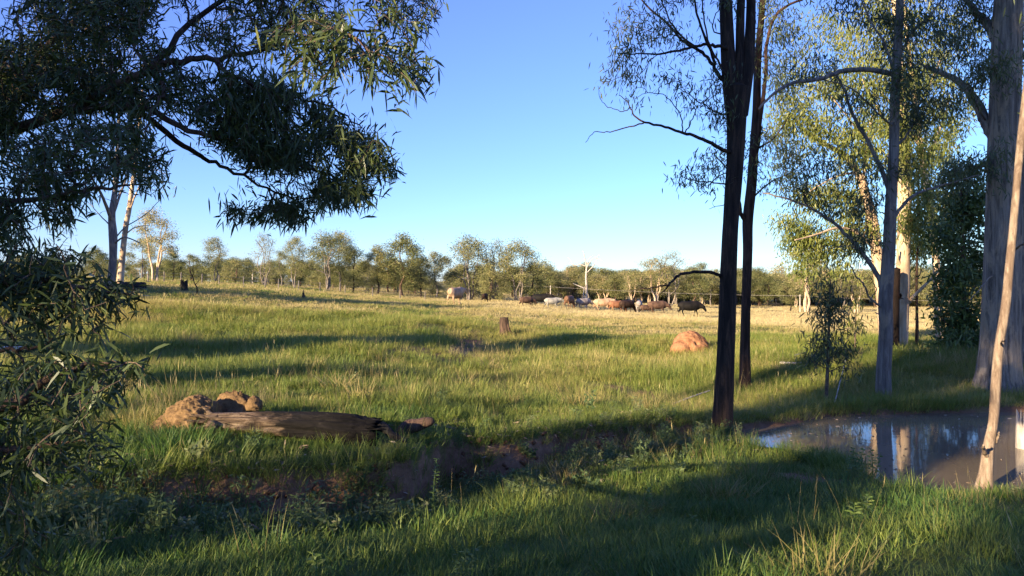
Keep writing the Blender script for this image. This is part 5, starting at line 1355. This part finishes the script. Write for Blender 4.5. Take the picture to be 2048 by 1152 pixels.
# extra golden tussocks: beside the earth mound, on the lit far bank, along the crest
def patch(px0, px1, py0, py1, n, kinds, tone, sc):
    for i in range(n):
        g = ground_hit(gr.uniform(px0, px1), gr.uniform(py0, py1)); s = sc * gr.uniform(.7, 1.3)
        GP.append(np.array([[g.x, g.y, g.z]])); GR.append(np.array([[0, 0, gr.uniform(0, 6.28)]])); GS.append(np.array([[s, s, s]])); GK.append(np.array([gr.choice(kinds)])); GTn.append(np.array([np.clip(gr.normal(tone, .12), 0, 1)]))
patch(225, 330, 800, 858, 60, [3, 4, 5, 9], .75, .95); patch(480, 560, 800, 830, 12, [4, 5], .7, .9); patch(740, 900, 740, 800, 30, [4, 5, 9], .6, .9)
patch(1560, 1720, 790, 838, 70, [3, 2, 9], .5, .95); patch(1330, 1430, 790, 815, 14, [4, 5], .7, .9); patch(960, 1010, 700, 730, 16, [9, 5], .7, 1.2); patch(1780, 1880, 800, 822, 40, [3, 9], .45, .9)
patch(1850, 1990, 985, 1040, 40, [2, 3, 4], .5, .9); patch(1640, 1800, 900, 960, 35, [2, 3], .35, 1.0); patch(1340, 1425, 700, 715, 22, [2, 3, 9], .5, 1.0); patch(300, 560, 860, 880, 40, [2, 3], .4, .7); patch(1000, 1100, 770, 810, 12, [4, 5], .6, .8); patch(1180, 1240, 735, 765, 10, [4, 5, 9], .75, 1.0)
bx = gr.uniform(-6, 3.6, 420); by = np.interp(bx, BANKX, BANKY) + gr.normal(.12, .14, 420); bs = gr.uniform(.7, 1.3, 420)
GP.append(np.stack([bx, by, height(bx, by)], -1)); GR.append(np.stack([gr.normal(.35, .2, 420), gr.normal(0, .15, 420), gr.uniform(-.6, .6, 420)], -1)); GS.append(np.stack([bs, bs, bs], -1)); GK.append(np.where(gr.random(420) < .5, 2, 3)); GTn.append(np.clip(gr.normal(.3, .15, 420), 0, 1))
instancer('grass', np.concatenate(GP), np.concatenate(GR), np.concatenate(GS), np.concatenate(GK), np.concatenate(GTn), GT, 'long and short green and straw coloured paddock grass', 'grass')

lr = np.random.default_rng(123); la = Acc(); n = 3600
lx = lr.uniform(-5.5, 6, n); off = lr.normal(-.35, .75, n); ly = np.interp(lx, BANKX, BANKY) + off
k = (poly_sd(lx, ly, POND) > .1) | (lx < 0); lx, ly = lx[k], ly[k]; n = len(lx)
lz = height(lx, ly) + .02 + lr.uniform(0, .05, n)
leaves(la, np.stack([lx, ly, lz], -1), lr.normal(size=(n, 3)) * [1, 1, .25], lr.uniform(.05, .12, n), lr.uniform(.010, .018, n), 0, np.clip(lr.normal(.45, .25, n), 0, 1), True, .1, lr)
wx = lr.uniform(3.5, 9.5, 900); wy = lr.uniform(8.5, 14.5, 900); wsd = poly_sd(wx, wy, POND); kk = (wsd < -.15) & (lr.random(900) < np.exp(wsd * 1.1)); wx, wy = wx[kk], wy[kk]
leaves(la, np.stack([wx, wy, np.full(len(wx), .006)], -1), lr.normal(size=(len(wx), 3)) * [1, 1, .01], lr.uniform(.04, .09, len(wx)), .014, 0, np.clip(lr.normal(.5, .25, len(wx)), 0, 1), True, .0, lr)
tag(link('leaf_litter', la.mesh('leaf_litter', [M['litter']])), 'dry fallen gum leaves scattered over the dirt bank', 'leaf litter', kind='stuff')

clods = Acc(); cr_ = np.random.default_rng(321)
ico = np.array([[0, 0, 1], [.9, 0, .2], [.25, .85, .1], [-.75, .5, .15], [-.7, -.55, .1], [.3, -.85, .2], [0, 0, -.8]], float)
icof = [[0, 1, 2], [0, 2, 3], [0, 3, 4], [0, 4, 5], [0, 5, 1], [6, 2, 1], [6, 3, 2], [6, 4, 3], [6, 5, 4], [6, 1, 5]]
cx_ = cr_.uniform(-5.2, 3.2, 520); cy_ = np.interp(cx_, BANKX, BANKY) + cr_.normal(-.22, .22, 520); cz_ = height(cx_, cy_)
for x, y, zc in zip(cx_, cy_, cz_):
    r = cr_.uniform(.012, .05) * (1 if cr_.random() > .1 else 1.7)
    clods.add(ico * r * cr_.uniform(.7, 1.3, (7, 3)) + [x, y, zc + r * .2], icof)
tag(link('soil_clods', clods.mesh('soil_clods', [M['earth_clod']], smooth=False)), 'brown clods of earth crumbled off the creek bank', 'soil', kind='stuff')

def herb(px, py, hpx, n, label, L=.09, W=.022, seed=0, stems=1, name='weed_plant'):
    rng = np.random.default_rng(seed); g = ground_hit(px, py); c0 = np.array(g); H = hpx / F * g.y
    root = empty(name, g)
    for s_ in range(stems):
        tip = np.array([rng.normal(0, .12) * H, rng.normal(0, .12) * H, H * rng.uniform(.75, 1)]); a = Acc(); c = catmull([c0 - [0, 0, .03], c0 + tip * .5 + rng.normal(0, .01, 3), c0 + tip], 4)
        tube(a, c, np.linspace(.006, .002, len(c)), 6); link('stem', a.mesh('stem', [M['herb']], offset=c0), root)
        b = Acc(); u = np.linspace(.2, 1, n); base = c0 + tip * u[:, None]; az = np.arange(n) * 2.4
        leaves(b, base, np.stack([np.cos(az), np.sin(az), np.full(n, .55)], -1), L * (1.15 - .6 * u), W, 0, np.clip(rng.normal(.55, .15, n), 0, 1), True, .3, rng); link('foliage', b.mesh('foliage', [M['herb']], offset=c0), root)['kind'] = 'stuff'
    tag(root, label, 'plant', 'weeds near the pond and bank')
herb(866, 1040, 150, 60, 'tall feathery weed standing at the foot of the dirt bank', .075, .012, 1)
herb(1296, 1030, 55, 14, 'pale twin stemmed seedling in the grass below the ironbark', .07, .022, 2, 2)
herb(1704, 955, 62, 18, 'bright leafy weed on the near edge of the pond, left of two', .09, .026, 3, 2)
herb(1745, 955, 60, 16, 'leafy weed on the near pond edge in front of the reflected trunk', .09, .024, 4, 2)
herb(1710, 1050, 52, 24, 'sunlit bushy weed with narrow leaves in the lower right grass', .12, .02, 5, 1)
herb(1735, 1035, 45, 20, 'smaller sunlit weed right behind the bushy one at lower right', .10, .02, 6, 1)
herb(1385, 1060, 30, 10, 'small pale leafed weed at the left end of the sunlit strip', .07, .02, 7, 2)
herb(640, 1150, 60, 12, 'broad leafed seedling at the bottom edge left of centre', .09, .03, 8, 1)
herb(1395, 905, 60, 22, 'straggly dark weed at the foot of the tall ironbark', .07, .018, 9, 3)
